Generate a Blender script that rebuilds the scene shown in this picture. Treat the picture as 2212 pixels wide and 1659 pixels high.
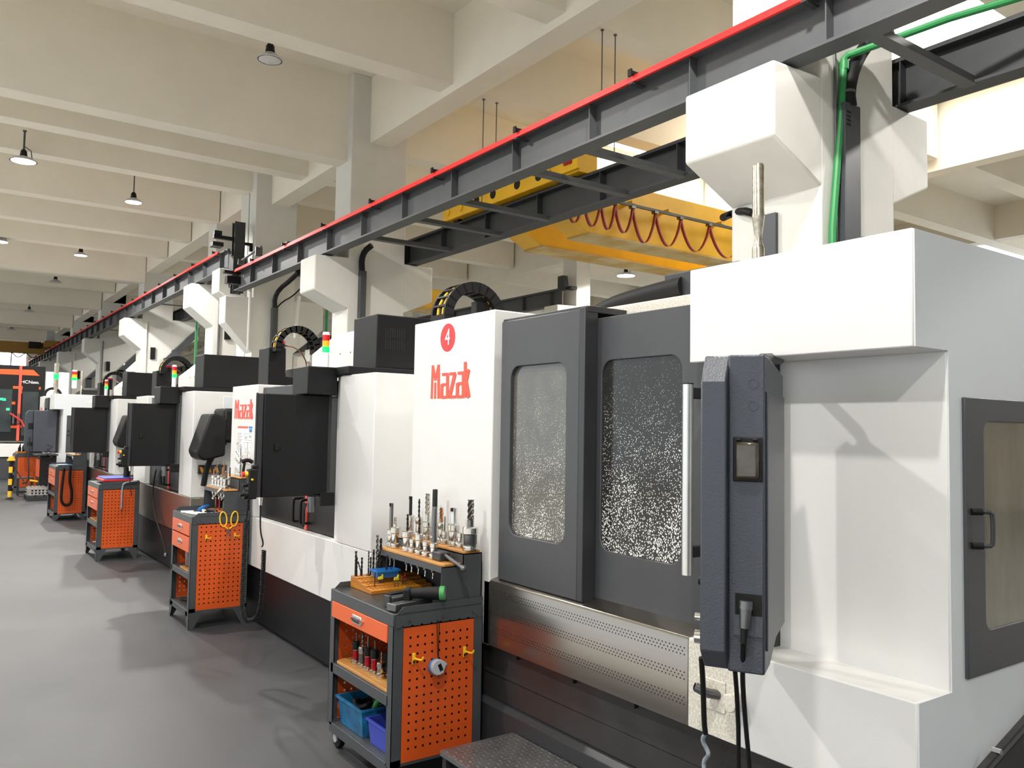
import bpy, bmesh, math, random
from mathutils import Vector, Matrix
for o in list(bpy.data.objects):
    bpy.data.objects.remove(o, do_unlink=True)
random.seed(7)
SC = bpy.context.scene
COL = SC.collection

# ------------------------------------------------------------------ camera
H = 1.65
YAW, PITCH, ROLL, FPX = math.radians(35.307), math.radians(3.052), math.radians(0.9402), 1773.96
fw = Vector((math.sin(YAW) * math.cos(PITCH), math.cos(YAW) * math.cos(PITCH), math.sin(PITCH)))
r0 = Vector((math.cos(YAW), -math.sin(YAW), 0))
u0 = r0.cross(fw)
rt = math.cos(ROLL) * r0 + math.sin(ROLL) * u0
up = -math.sin(ROLL) * r0 + math.cos(ROLL) * u0
cam_d = bpy.data.cameras.new('camera')
cam_d.sensor_fit = 'HORIZONTAL'
cam_d.sensor_width = 36.0
cam_d.lens = 36.0 * FPX / 2212.0
cam_d.clip_end = 200
cam_d.clip_start = 0.05
cam = bpy.data.objects.new('camera', cam_d)
COL.objects.link(cam)
m = Matrix((rt, up, -fw)).transposed().to_4x4()
m.translation = Vector((0, 0, H))
cam.matrix_world = m
SC.camera = cam


def at(px, py, X=None, Y=None, Z=None):
    """photo pixel -> point on the plane X=, Y= or Z= that the thing touches"""
    d = fw + rt * ((px - 1106) / FPX) - up * ((py - 829.5) / FPX)
    t = X / d.x if X is not None else (Y / d.y if Y is not None else (Z - H) / d.z)
    return Vector((0, 0, H)) + d * t


# ------------------------------------------------------------------ world and exposure
W = bpy.data.worlds.new('world')
SC.world = W
W.use_nodes = True
bg = W.node_tree.nodes['Background']
bg.inputs[0].default_value = (0.87, 0.93, 1.0, 1)
bg.inputs[1].default_value = 1.5
vs = SC.view_settings
vs.view_transform = 'Standard'
vs.look = 'None'
vs.gamma = 1.0
vs.exposure = 0.2
vs.use_curve_mapping = False

LAMP_W = 135.0        # watt of one high-bay lamp


# ------------------------------------------------------------------ materials
def srgb(c):
    out = []
    for v in c:
        v = v / 255.0
        out.append(v / 12.92 if v <= 0.04045 else ((v + 0.055) / 1.055) ** 2.4)
    return out


MATS = {}


def mat(name, rgb, rough=0.5, metal=0.0, var=0.0, vscale=3.0, bump=0.0, bscale=60.0, emit=0.0, stretch=None,
        alpha=1.0, spec=0.5, rgb2=None, rvar=0.0):
    m = bpy.data.materials.new(name)
    m.use_nodes = True
    nt = m.node_tree
    b = nt.nodes['Principled BSDF']
    c = srgb(rgb)
    b.inputs['Base Color'].default_value = (*c, 1)
    b.inputs['Roughness'].default_value = rough
    b.inputs['Metallic'].default_value = metal
    b.inputs['Specular IOR Level'].default_value = spec
    b.inputs['Alpha'].default_value = alpha
    tc = nt.nodes.new('ShaderNodeTexCoord')
    vec = tc.outputs['Object']
    if stretch:
        mp = nt.nodes.new('ShaderNodeMapping')
        mp.inputs['Scale'].default_value = stretch
        nt.links.new(vec, mp.inputs[0])
        vec = mp.outputs[0]
    if var > 0 or rgb2 or rvar > 0:
        n = nt.nodes.new('ShaderNodeTexNoise')
        n.inputs['Scale'].default_value = vscale
        n.inputs['Detail'].default_value = 6
        n.inputs['Roughness'].default_value = 0.6
        nt.links.new(vec, n.inputs['Vector'])
        rp = nt.nodes.new('ShaderNodeValToRGB')
        rp.color_ramp.elements[0].position = 0.35
        rp.color_ramp.elements[1].position = 0.68
        if rgb2:
            c2 = srgb(rgb2)
        else:
            c2 = [v * (1 - var) for v in c]
        rp.color_ramp.elements[0].color = (*c2, 1)
        rp.color_ramp.elements[1].color = (*c, 1)
        nt.links.new(n.outputs['Fac'], rp.inputs[0])
        nt.links.new(rp.outputs[0], b.inputs['Base Color'])
        if rvar > 0:
            mr = nt.nodes.new('ShaderNodeMapRange')
            mr.inputs['To Min'].default_value = max(0.02, rough - rvar)
            mr.inputs['To Max'].default_value = rough + rvar
            nt.links.new(n.outputs['Fac'], mr.inputs['Value'])
            nt.links.new(mr.outputs[0], b.inputs['Roughness'])
    if bump > 0:
        n2 = nt.nodes.new('ShaderNodeTexNoise')
        n2.inputs['Scale'].default_value = bscale
        n2.inputs['Detail'].default_value = 3
        nt.links.new(vec, n2.inputs['Vector'])
        bp = nt.nodes.new('ShaderNodeBump')
        bp.inputs['Strength'].default_value = bump
        bp.inputs['Distance'].default_value = 0.004
        nt.links.new(n2.outputs['Fac'], bp.inputs['Height'])
        nt.links.new(bp.outputs[0], b.inputs['Normal'])
    if emit > 0:
        b.inputs['Emission Color'].default_value = (*c, 1)
        b.inputs['Emission Strength'].default_value = emit
    MATS[name] = m
    return m


mat('floor', (68, 69, 72), 0.55, var=0.28, vscale=0.9, bump=0.15, bscale=25, rvar=0.12)
mat('floor_pale', (232, 232, 228), 0.6, var=0.1, vscale=1.0)
mat('floor_mid', (160, 160, 156), 0.6, var=0.1, vscale=1.0)
mat('concrete', (236, 229, 213), 0.85, var=0.06, vscale=1.2, bump=0.25, bscale=14)
mat('column', (216, 214, 207), 0.8, var=0.07, vscale=2.2, bump=0.45, bscale=9)
mat('wall', (228, 218, 200), 0.9, var=0.06, vscale=0.8)
mat('wall_cool', (222, 228, 234), 0.9)
mat('girder', (74, 76, 78), 0.5, var=0.15, vscale=4, bump=0.1, bscale=30)
mat('girder_dark', (48, 50, 52), 0.55, var=0.15, vscale=4)
mat('rail_red', (226, 42, 40), 0.45)
mat('black', (18, 18, 19), 0.5, spec=0.3)
mat('rubber', (15, 15, 16), 0.6, spec=0.3)
mat('yellow', (242, 186, 22), 0.42, var=0.14, vscale=3, bump=0.05)
mat('yellow_dirty', (214, 196, 146), 0.6, rgb2=(186, 146, 58), vscale=2.2)
mat('mc_white', (224, 223, 220), 0.36, var=0.05, vscale=1.6, bump=0.06, bscale=220)
mat('mc_white_worn', (236, 233, 226), 0.45, rgb2=(196, 186, 166), vscale=130, bump=0.2, bscale=90)
mat('mc_grey', (68, 69, 72), 0.42, var=0.12, vscale=2.5, bump=0.08, bscale=160)
mat('mc_dark', (52, 53, 56), 0.4, var=0.16, vscale=3)
mat('mc_base', (58, 57, 58), 0.3, rgb2=(44, 41, 39), vscale=2.2, rvar=0.1)
mat('mc_black', (18, 18, 20), 0.45, var=0.06, vscale=3, bump=0.05, bscale=200, spec=0.28)
mat('mc_side', (214, 218, 222), 0.34, var=0.04, vscale=1.5, bump=0.05, bscale=220)
mat('pendant', (64, 68, 77), 0.38, var=0.08, vscale=5, bump=0.35, bscale=170)
mat('steel_brushed', (150, 144, 136), 0.24, metal=0.95, var=0.08, vscale=26, stretch=(1, 0.05, 1.6), rvar=0.03)
mat('steel_dark', (120, 121, 122), 0.35, metal=0.85, var=0.2, vscale=10)
mat('chrome', (226, 224, 220), 0.13, metal=1.0, var=0.1, vscale=40)
mat('cutter', (128, 126, 122), 0.26, metal=0.9, var=0.2, vscale=60)
mat('cutter_black', (46, 45, 44), 0.35, metal=0.6, var=0.2, vscale=60)
mat('copper', (168, 122, 90), 0.28, metal=0.9)
mat('alu', (222, 222, 220), 0.28, metal=0.75, var=0.04, vscale=20)
mat('brass_post', (206, 200, 184), 0.26, metal=0.85, rgb2=(160, 152, 134), vscale=40)
mat('red_body', (176, 24, 40), 0.3, metal=0.4)
mat('cart_grey', (70, 73, 76), 0.42, var=0.1, vscale=6, bump=0.1, bscale=220)
mat('cart_top', (52, 53, 53), 0.3, var=0.2, vscale=7, rvar=0.1)
mat('orange', (212, 86, 28), 0.42, var=0.07, vscale=5, bump=0.04, bscale=300)
mat('orange_drawer', (226, 100, 50), 0.4, var=0.05, vscale=5)
mat('wood', (216, 164, 92), 0.5, rgb2=(176, 118, 54), vscale=7, stretch=(1, 0.15, 1), bump=0.1)
mat('wood_block', (214, 146, 44), 0.4, rgb2=(164, 98, 22), vscale=6, stretch=(1, 0.2, 2), bump=0.08)
mat('hole_dark', (10, 9, 8), 0.8)
mat('plastic_blue', (38, 112, 182), 0.4, var=0.12, vscale=12)
mat('plastic_cyan', (36, 128, 176), 0.42, rgb2=(24, 78, 118), vscale=9)
mat('plastic_violet', (62, 78, 184), 0.42, var=0.1, vscale=8)
mat('plastic_yellow', (240, 190, 40), 0.4)
mat('tag_yellow', (216, 200, 44), 0.5)
mat('tag_red', (136, 38, 36), 0.5)
mat('red', (206, 44, 40), 0.45)
mat('sticker_red', (206, 52, 56), 0.5)
mat('logo_red', (222, 84, 62), 0.5)
mat('strip_red', (232, 84, 66), 0.4)
mat('white', (244, 244, 242), 0.5)
mat('paper', (244, 243, 240), 0.6)
mat('print_grey', (150, 150, 150), 0.6)
mat('print_dark', (70, 72, 76), 0.6)
mat('print_blue', (60, 130, 200), 0.6)
mat('grey_light', (176, 180, 184), 0.4)
mat('green_pipe', (46, 136, 74), 0.42, var=0.1, vscale=6)
mat('green_plastic', (64, 150, 74), 0.45)
mat('duct', (66, 69, 72), 0.45)
mat('pipe_white', (222, 222, 216), 0.5)
mat('chequer', (150, 151, 152), 0.36, metal=0.75, var=0.25, vscale=9, rvar=0.1)
mat('tread_bump', (200, 200, 200), 0.25, metal=0.85)
mat('cable_grey', (178, 188, 194), 0.3, rgb2=(90, 100, 108), vscale=30)
mat('festoon', (150, 40, 44), 0.5)
mat('glass_smoke', (120, 116, 102), 0.08, var=0.3, vscale=3, stretch=(3, 3, .6), spec=0.8)
mat('lid_smoke', (70, 62, 50), 0.1, var=0.4, vscale=20, spec=0.7)
mat('glass_far', (60, 66, 68), 0.1, var=0.3, vscale=2)
mat('amber', (250, 170, 30), 0.3, emit=0.15)
mat('lens_red', (196, 24, 30), 0.3, emit=0.1)
mat('lens_green', (10, 240, 60), 0.3, emit=5.0)
mat('lamp_on', (255, 252, 244), 0.4, emit=14.0)
mat('lamp_off', (200, 198, 196), 0.3)
mat('lamp_shade', (196, 198, 202), 0.35, metal=0.3)
mat('window_light', (255, 255, 252), 0.3, emit=2.6)
mat('skylight', (255, 252, 244), 0.3, emit=8.0)
mat('hazard', (232, 156, 30), 0.5)
mat('screen_green', (40, 255, 120), 0.4, emit=2.0)
mat('bottle_tea', (96, 40, 34), 0.15, var=0.3, vscale=14, spec=0.8)
mat('bottle_clear', (168, 150, 142), 0.12, var=0.3, vscale=14, spec=0.8)
mat('cable_yellow', (232, 190, 40), 0.5)


def wet_glass(name, base, density, spec=0.75):
    m = bpy.data.materials.new(name)
    m.use_nodes = True
    nt = m.node_tree
    b = nt.nodes['Principled BSDF']
    b.inputs['Roughness'].default_value = 0.13
    b.inputs['Specular IOR Level'].default_value = spec
    tc = nt.nodes.new('ShaderNodeTexCoord')
    mp = nt.nodes.new('ShaderNodeMapping')
    mp.inputs['Scale'].default_value = (1, 1, 0.72)
    nt.links.new(tc.outputs['Object'], mp.inputs[0])
    vo = nt.nodes.new('ShaderNodeTexVoronoi')
    vo.inputs['Scale'].default_value = 150
    nt.links.new(mp.outputs[0], vo.inputs['Vector'])
    no = nt.nodes.new('ShaderNodeTexNoise')
    no.inputs['Scale'].default_value = 9
    no.inputs['Detail'].default_value = 5
    nt.links.new(mp.outputs[0], no.inputs['Vector'])
    # splashes, their glints painted white, get denser towards the lower half of the pane
    sp = nt.nodes.new('ShaderNodeSeparateXYZ')
    nt.links.new(tc.outputs['Generated'], sp.inputs[0])
    g = nt.nodes.new('ShaderNodeMapRange')
    g.inputs['From Min'].default_value = 0.95
    g.inputs['From Max'].default_value = 0.02
    g.inputs['To Min'].default_value = 0.10 * density
    g.inputs['To Max'].default_value = 0.40 * density
    nt.links.new(sp.outputs['Z'], g.inputs['Value'])
    mul = nt.nodes.new('ShaderNodeMath')
    mul.operation = 'MULTIPLY'
    nt.links.new(g.outputs[0], mul.inputs[0])
    nt.links.new(no.outputs['Fac'], mul.inputs[1])
    mul2 = nt.nodes.new('ShaderNodeMath')
    mul2.operation = 'MULTIPLY'
    mul2.inputs[1].default_value = 2.0
    nt.links.new(mul.outputs[0], mul2.inputs[0])
    lt = nt.nodes.new('ShaderNodeMath')
    lt.operation = 'LESS_THAN'
    nt.links.new(vo.outputs['Distance'], lt.inputs[0])
    nt.links.new(mul2.outputs[0], lt.inputs[1])
    rp = nt.nodes.new('ShaderNodeValToRGB')
    c = srgb(base)
    rp.color_ramp.elements[0].color = (c[0] * 0.6, c[1] * 0.6, c[2] * 0.6, 1)
    rp.color_ramp.elements[1].color = (c[0] * 1.35, c[1] * 1.35, c[2] * 1.35, 1)
    nt.links.new(no.outputs['Fac'], rp.inputs[0])
    mx = nt.nodes.new('ShaderNodeMix')
    mx.data_type = 'RGBA'
    nt.links.new(lt.outputs[0], mx.inputs[0])
    nt.links.new(rp.outputs[0], mx.inputs[6])
    mx.inputs[7].default_value = (0.80, 0.80, 0.77, 1)
    nt.links.new(mx.outputs[2], b.inputs['Base Color'])
    MATS[name] = m


wet_glass('glass_wet', (44, 43, 41), 1.0, 0.4)
wet_glass('glass_wet_light', (92, 90, 83), 0.8)


# ------------------------------------------------------------------ mesh helpers
def wloc(o):
    v = Vector((0, 0, 0))
    while o is not None:
        v += o.location
        o = o.parent
    return v


class MB:
    def __init__(self, T=None):
        self.v, self.f, self.T = [], [], T

    def add(self, vs, fs):
        n = len(self.v)
        for p in vs:
            p = Vector(p)
            self.v.append(self.T @ p if self.T is not None else p)
        for f in fs:
            self.f.append([i + n for i in f])
        return self

    def box(self, x0, x1, y0, y1, z0, z1):
        vs = [(x, y, z) for z in (z0, z1) for y in (y0, y1) for x in (x0, x1)]
        return self.add(vs, [(0, 2, 3, 1), (4, 5, 7, 6), (0, 1, 5, 4), (2, 6, 7, 3), (0, 4, 6, 2), (1, 3, 7, 5)])

    def prism(self, pts, ax, a0, a1):
        def P(p, a):
            return (a, p[0], p[1]) if ax == 'x' else ((p[0], a, p[1]) if ax == 'y' else (p[0], p[1], a))
        n = len(pts)
        vs = [P(p, a0) for p in pts] + [P(p, a1) for p in pts]
        fs = [tuple(range(n)), tuple(range(2 * n - 1, n - 1, -1))]
        fs += [(i, (i + 1) % n, n + (i + 1) % n, n + i) for i in range(n)]
        return self.add(vs, fs)

    def ring(self, c, r0_, r1_, ax, a0, a1, n=24, start=0.0, end=2 * math.pi):
        """arc-shaped band (annulus sector) extruded along ax"""
        full = abs(end - start - 2 * math.pi) < 1e-6
        k = n if full else n + 1
        vs = []
        for i in range(k):
            t = start + (end - start) * i / n
            for rr in (r0_, r1_):
                p = (c[0] + rr * math.cos(t), c[1] + rr * math.sin(t))
                for a in (a0, a1):
                    vs.append((a, p[0], p[1]) if ax == 'x' else ((p[0], a, p[1]) if ax == 'y' else (p[0], p[1], a)))
        fs = []
        for i in range(n):
            a = 4 * i
            b = 4 * ((i + 1) % k)
            fs += [(a, a + 1, b + 1, b), (a + 2, b + 2, b + 3, a + 3), (a, b, b + 2, a + 2), (a + 1, a + 3, b + 3, b + 1)]
        if not full:
            fs += [(0, 2, 3, 1), (4 * n, 4 * n + 1, 4 * n + 3, 4 * n + 2)]
        return self.add(vs, fs)

    def cyl(self, p0, p1, ra, rb=None, n=12):
        p0, p1 = Vector(p0), Vector(p1)
        rb = ra if rb is None else rb
        d = (p1 - p0).normalized()
        a = d.orthogonal().normalized()
        b = d.cross(a)
        vs = []
        for p, r in ((p0, ra), (p1, rb)):
            vs += [p + (a * math.cos(2 * math.pi * i / n) + b * math.sin(2 * math.pi * i / n)) * r for i in range(n)]
        fs = [tuple(range(n - 1, -1, -1)), tuple(range(n, 2 * n))]
        fs += [(i, (i + 1) % n, n + (i + 1) % n, n + i) for i in range(n)]
        return self.add(vs, fs)

    def lathe(self, prof, c=(0, 0, 0), n=16):
        vs, fs = [], []
        for r, z in prof:
            vs += [(c[0] + r * math.cos(2 * math.pi * i / n), c[1] + r * math.sin(2 * math.pi * i / n), c[2] + z) for i in range(n)]
        for k in range(len(prof) - 1):
            fs += [(k * n + i, k * n + (i + 1) % n, (k + 1) * n + (i + 1) % n, (k + 1) * n + i) for i in range(n)]
        if prof[0][0] > 1e-4:
            fs.append(tuple(range(n - 1, -1, -1)))
        if prof[-1][0] > 1e-4:
            fs.append(tuple(range((len(prof) - 1) * n, len(prof) * n)))
        return self.add(vs, fs)

    def tube(self, path, r, n=8, sm=0):
        P = [Vector(p) for p in path]
        for _ in range(sm):
            Q = [P[0]]
            for a, b in zip(P[:-1], P[1:]):
                Q += [a.lerp(b, 0.25), a.lerp(b, 0.75)]
            P = Q + [P[-1]]
        vs, fs = [], []
        d = (P[1] - P[0]).normalized()
        a = d.orthogonal().normalized()
        for i, p in enumerate(P):
            d = (P[min(i + 1, len(P) - 1)] - P[max(i - 1, 0)]).normalized()
            a = (a - d * a.dot(d)).normalized()
            b = d.cross(a)
            vs += [p + (a * math.cos(2 * math.pi * j / n) + b * math.sin(2 * math.pi * j / n)) * r for j in range(n)]
        for k in range(len(P) - 1):
            fs += [(k * n + j, k * n + (j + 1) % n, (k + 1) * n + (j + 1) % n, (k + 1) * n + j) for j in range(n)]
        fs += [tuple(range(n - 1, -1, -1)), tuple(range((len(P) - 1) * n, len(P) * n))]
        return self.add(vs, fs)

    def build(self, name, m, parent=None, bevel=0.0, smooth=True, seg=2):
        me = bpy.data.meshes.new(name)
        off = wloc(parent) if parent is not None else Vector((0, 0, 0))
        base = Vector((0, 0, 0))
        if parent is None and self.v:
            n = len(self.v)
            base = Vector((sum(p.x for p in self.v) / n, sum(p.y for p in self.v) / n, min(p.z for p in self.v)))
            off = base
        me.from_pydata([p - off for p in self.v], [], self.f)
        bm = bmesh.new()
        bm.from_mesh(me)
        bmesh.ops.recalc_face_normals(bm, faces=bm.faces)
        bm.to_mesh(me)
        bm.free()
        me.materials.append(MATS[m] if isinstance(m, str) else m)
        if smooth:
            me.polygons.foreach_set('use_smooth', [True] * len(me.polygons))
            me.set_sharp_from_angle(angle=math.radians(32))
        o = bpy.data.objects.new(name, me)
        COL.objects.link(o)
        o.parent = parent
        if parent is None:
            o.location = base
        if bevel > 0:
            md = o.modifiers.new('bevel', 'BEVEL')
            md.width = bevel
            md.segments = seg
            md.limit_method = 'ANGLE'
            md.angle_limit = math.radians(40)
        return o


def B(x0, x1, y0, y1, z0, z1):
    return MB().box(x0, x1, y0, y1, z0, z1)


def tag(o, label, cat, group=None):
    o['label'] = label
    o['category'] = cat
    if group:
        o['group'] = group
    return o


def thing(name, loc, label, cat, group=None):
    o = bpy.data.objects.new(name, None)
    o.empty_display_size = 0.1
    COL.objects.link(o)
    o.location = loc
    return tag(o, label, cat, group)


def struct(o):
    o['kind'] = 'structure'
    return o


def copy_tree(o, parent=None):
    c = o.copy()
    COL.objects.link(c)
    c.parent = parent
    for ch in list(o.children):
        copy_tree(ch, c)
    return c


def frame(o, xa, ya, za=None):
    """matrix with local x -> xa, local y -> ya"""
    xa, ya = Vector(xa).normalized(), Vector(ya).normalized()
    za = xa.cross(ya)
    M_ = Matrix((xa, ya, za)).transposed().to_4x4()
    M_.translation = Vector(o)
    return M_


def text(s, size, m, name, parent, T, sx=1.0, ext=0.0006):
    cu = bpy.data.curves.new('txt', 'FONT')
    cu.body = s
    cu.size = size
    cu.extrude = ext
    cu.align_x = 'CENTER'
    cu.align_y = 'CENTER'
    to = bpy.data.objects.new('txt', cu)
    COL.objects.link(to)
    dg = bpy.context.evaluated_depsgraph_get()
    me = bpy.data.meshes.new_from_object(to.evaluated_get(dg))
    bpy.data.objects.remove(to, do_unlink=True)
    off = wloc(parent)
    for v in me.vertices:
        v.co = (T @ Vector((v.co.x * sx, v.co.y, v.co.z))) - off
    me.name = name
    me.materials.clear()
    me.materials.append(MATS[m])
    o = bpy.data.objects.new(name, me)
    COL.objects.link(o)
    o.parent = parent
    return o


def seg2d(mb, a, b, w, h0=0.0, h1=None):
    """flat stroke in the local xy plane of mb.T"""
    h1 = 0.0012 + 0.00009 * (len(mb.v) // 8) if h1 is None else h1
    a, b = Vector((a[0], a[1])), Vector((b[0], b[1]))
    d = (b - a).normalized()
    n = Vector((-d.y, d.x)) * w / 2
    e = d * w / 2 * 0.0
    p = [a - e + n, a - e - n, b + e - n, b + e + n]
    mb.add([(q.x, q.y, h) for h in (h0, h1) for q in p], [(0, 1, 2, 3), (7, 6, 5, 4), (0, 4, 5, 1), (1, 5, 6, 2), (2, 6, 7, 3), (3, 7, 4, 0)])


def maker_logo(parent, T, w, h, m='logo_red'):
    """the maker's name in its tall condensed letters"""
    mb = MB(T)
    t = 0.052 * w
    tv = 0.08 * h

    def L(a, b, k=t):
        seg2d(mb, ((a[0] - 0.5) * w, (a[1] - 0.5) * h), ((b[0] - 0.5) * w, (b[1] - 0.5) * h), k)
    # M
    L((.02, 0), (.035, 1), t * 1.1)
    L((.035, .99), (.115, .55), t * 1.1)
    L((.115, .55), (.195, .99), t * 1.1)
    L((.195, 1), (.215, 0), t * 1.3)
    L((.115, 0), (.115, .48), t)

    def A(x):
        L((x, .70), (x + .145, .70), tv)
        L((x + .145, .725), (x + .15, 0), t * 1.4)
        L((x, .40), (x + .14, .40), tv)
        L((x, .42), (x, 0), t * 1.4)
        L((x, .03), (x + .14, .03), tv)
    A(.30)
    L((.50, .70), (.66, .70), tv)
    L((.64, .70), (.51, .04), t * 1.5)
    L((.50, .03), (.66, .03), tv)
    A(.71)
    L((.905, 0), (.895, 1), t * 1.2)
    L((.91, .34), (.985, .78), t * 1.2)
    L((.925, .45), (1.0, 0), t * 1.4)
    return mb.build('logo', m, parent, smooth=False)


def pane_plate(mb, axis, a0, a1, u0_, u1_, z0, z1, wu0, wu1, wz0, wz1, r=0.05):
    """flat plate with a rounded rectangular opening; axis 'x' -> plate at x a0..a1, u = y ; axis 'y' -> u = x"""
    n = 6
    inner = []
    for cx_, cz_, s in ((wu1 - r, wz1 - r, 0), (wu0 + r, wz1 - r, 1), (wu0 + r, wz0 + r, 2), (wu1 - r, wz0 + r, 3)):
        for i in range(n + 1):
            t = math.pi / 2 * (s + i / n)
            inner.append((cx_ + r * math.cos(t), cz_ + r * math.sin(t)))
    outer = []
    cz0, cu0 = (wz0 + wz1) / 2, (wu0 + wu1) / 2
    corners = [(u1_, z1), (u0_, z1), (u0_, z0), (u1_, z0)]
    for s in range(4):
        for i in range(n + 1):
            p = inner[s * (n + 1) + i]
            if i == n // 2:
                outer.append(corners[s])
            else:
                first = i < n // 2
                if s in (0, 2):
                    horiz = not first
                else:
                    horiz = first
                if horiz:
                    outer.append((p[0], z1 if s in (0, 1) else z0))
                else:
                    outer.append((u1_ if s in (0, 3) else u0_, p[1]))
    N = len(inner)

    def P(p, a):
        return (a, p[0], p[1]) if axis == 'x' else (p[0], a, p[1])
    vs = [P(p, a0) for p in inner] + [P(p, a0) for p in outer] + [P(p, a1) for p in inner] + [P(p, a1) for p in outer]
    fs = []
    for i in range(N):
        j = (i + 1) % N
        fs += [(i, j, N + j, N + i), (2 * N + i, 3 * N + i, 3 * N + j, 2 * N + j), (i, 2 * N + i, 2 * N + j, j), (N + i, N + j, 3 * N + j, 3 * N + i)]
    return mb.add(vs, fs)


def pane(axis, a0, a1, wu0, wu1, wz0, wz1, r=0.05):
    n = 6
    pts = []
    for cx_, cz_, s in ((wu1 - r, wz1 - r, 0), (wu0 + r, wz1 - r, 1), (wu0 + r, wz0 + r, 2), (wu1 - r, wz0 + r, 3)):
        for i in range(n + 1):
            t = math.pi / 2 * (s + i / n)
            pts.append((cx_ + r * math.cos(t), cz_ + r * math.sin(t)))
    return MB().prism(pts, axis, a0, a1)


def pegboard(parent, y, th, x0, x1, z0, z1, hx, hz, cols, rows, pitch=0.038, hole=0.0105, m='orange', name='pegboard'):
    us, wsx = [x0], []
    for i in range(cols):
        us += [hx + i * pitch - hole / 2, hx + i * pitch + hole / 2]
    us.append(x1)
    zs = [z0]
    for i in range(rows):
        zs += [hz + i * pitch - hole / 2, hz + i * pitch + hole / 2]
    zs.append(z1)
    mb = MB()
    nu, nz = len(us), len(zs)
    vs = [(u, yy, z) for yy in (y, y + th) for z in zs for u in us]
    fs = []
    K = nu * nz
    for j in range(nz - 1):
        for i in range(nu - 1):
            a, b, c, d = j * nu + i, j * nu + i + 1, (j + 1) * nu + i + 1, (j + 1) * nu + i
            if i % 2 == 1 and j % 2 == 1:
                fs += [(a, K + a, K + b, b), (b, K + b, K + c, c), (c, K + c, K + d, d), (d, K + d, K + a, a)]
            else:
                fs += [(a, b, c, d), (K + d, K + c, K + b, K + a)]
    mb.add(vs, fs)
    return mb.build(name, m, parent, smooth=False)

# ================================================================== the building
fl_ = struct(B(-0.9, 24, -9.4, 57, -0.2, 0.0).build('floor', 'floor', smooth=False))
B(6.1, 24, -9.4, 57, 0.0, 0.004).build('bounce_floor', 'floor_mid', fl_, smooth=False)  # paler floor out of view, added to bounce light up in the second bay
B(-16, -0.9, -9.4, 57, -0.2, 0.0).build('bounce_floor', 'floor_pale', fl_, smooth=False)  # unseen pale floor, added to bounce light onto the ceiling
ceil = struct(B(-16, 24, -14, 57, 7.0, 7.3).build('ceiling', 'concrete', smooth=False))

MAIN = {3.5: 5.66, 11.54: 5.66, 25.9: 5.75, 33.4: 5.75, 40.8: 5.75, 48.2: 5.75}
SECOND = {-12.4: 6.07, -10.1: 6.07, -7.8: 6.07, -5.3: 6.07, -2.9: 6.07, -0.6: 6.07, 1.7: 6.07, 6.65: 6.07, 8.95: 6.07,
          13.93: 6.07, 16.14: 6.24, 18.37: 6.07, 20.79: 6.07, 23.2: 6.07, 28.3: 6.07, 30.8: 6.07, 35.9: 6.07,
          38.3: 6.07, 43.3: 6.07, 45.8: 6.07, 50.6: 6.07, 53.0: 6.07}
for y, zb in list(MAIN.items()) + list(SECOND.items()):
    xe = 5.03 if (y > 16 or y in MAIN) else 5.33
    B(-16, xe, y, y + 0.33, zb, 7.0).build('cross_beam', 'concrete', ceil, smooth=False)
    B(5.68 if y < 16 else 5.4, 13.0, y, y + 0.33, zb + (0.0 if y in SECOND else 0.3), 7.0).build('cross_beam', 'concrete', ceil, smooth=False)
    B(13.4, 24.0, y, y + 0.33, zb + 0.1, 7.0).build('cross_beam', 'concrete', ceil, smooth=False)
B(5.33, 5.68, -14, 16.1, 5.97, 7.0).build('long_beam', 'concrete', ceil, smooth=False)
B(5.05, 5.40, 16.85, 57, 6.05, 7.0).build('long_beam', 'concrete', ceil, smooth=False)
B(13.06, 13.36, -14, 57, 5.9, 7.0).build('long_beam', 'concrete', ceil, smooth=False)

# end wall with its window band
wall = MB()
wx = [(-16, -9.2), (-8.0, -6.2), (-5.0, -3.2), (-2.0, -0.2), (1.0, 1.15), (2.75, 2.95), (4.6, 7.4), (8.9, 9.2), (10.7, 16), (17.5, 24)]
wall.box(-16, 24, 56, 56.4, 0, 4.75)
wall.box(-16, 24, 56, 56.4, 5.72, 7.0)
last = -16
for a, b in wx:
    wall.box(a, b, 56, 56.4, 4.75, 5.72)
struct(wall.build('wall_end', 'wall', smooth=False))
wr = MB().box(20.0, 20.3, -14, 57, 0, 3.4).box(20.0, 20.3, -14, 57, 6.2, 7.0)
for y in range(-14, 57, 4):
    wr.box(20.0, 20.3, y, y + 1.2, 3.4, 6.2)
struct(wr.build('wall_right', 'wall', smooth=False))
k = 1
for (a0, a1), (b0, b1) in zip(wx[:-1], wx[1:]):
    w = B(a1, b0, 56.22, 56.25, 4.75, 5.72).build('window_%d' % k, 'window_light', smooth=False)
    struct(w)
    fr = MB()
    for q in (a1, (a1 + b0) / 2 - 0.03, b0 - 0.06):
        fr.box(q, q + 0.06, 56.15, 56.21, 4.75, 5.72)
    fr.box(a1, b0, 56.15, 56.21, 4.75, 4.81)
    fr.box(a1, b0, 56.15, 56.21, 5.66, 5.72)
    fr.build('window_frame', 'grey_light', w, smooth=False)
    k += 1
struct(B(-16, 24, -9.4, -9.2, 0, 7.0).build('wall_back', 'wall_cool', smooth=False))  # unseen wall added to cut the light from behind; cool for its bounce
# skylight strips over the second bay
for y0, y1 in ((2.3, 3.4), (4.1, 6.5), (7.1, 8.8), (9.4, 11.4), (12.1, 13.7)):
    s = struct(B(10.2, 12.6, y0, y1, 6.985, 6.999).build('window_%d' % k, 'skylight', smooth=False))
    k += 1


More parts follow.
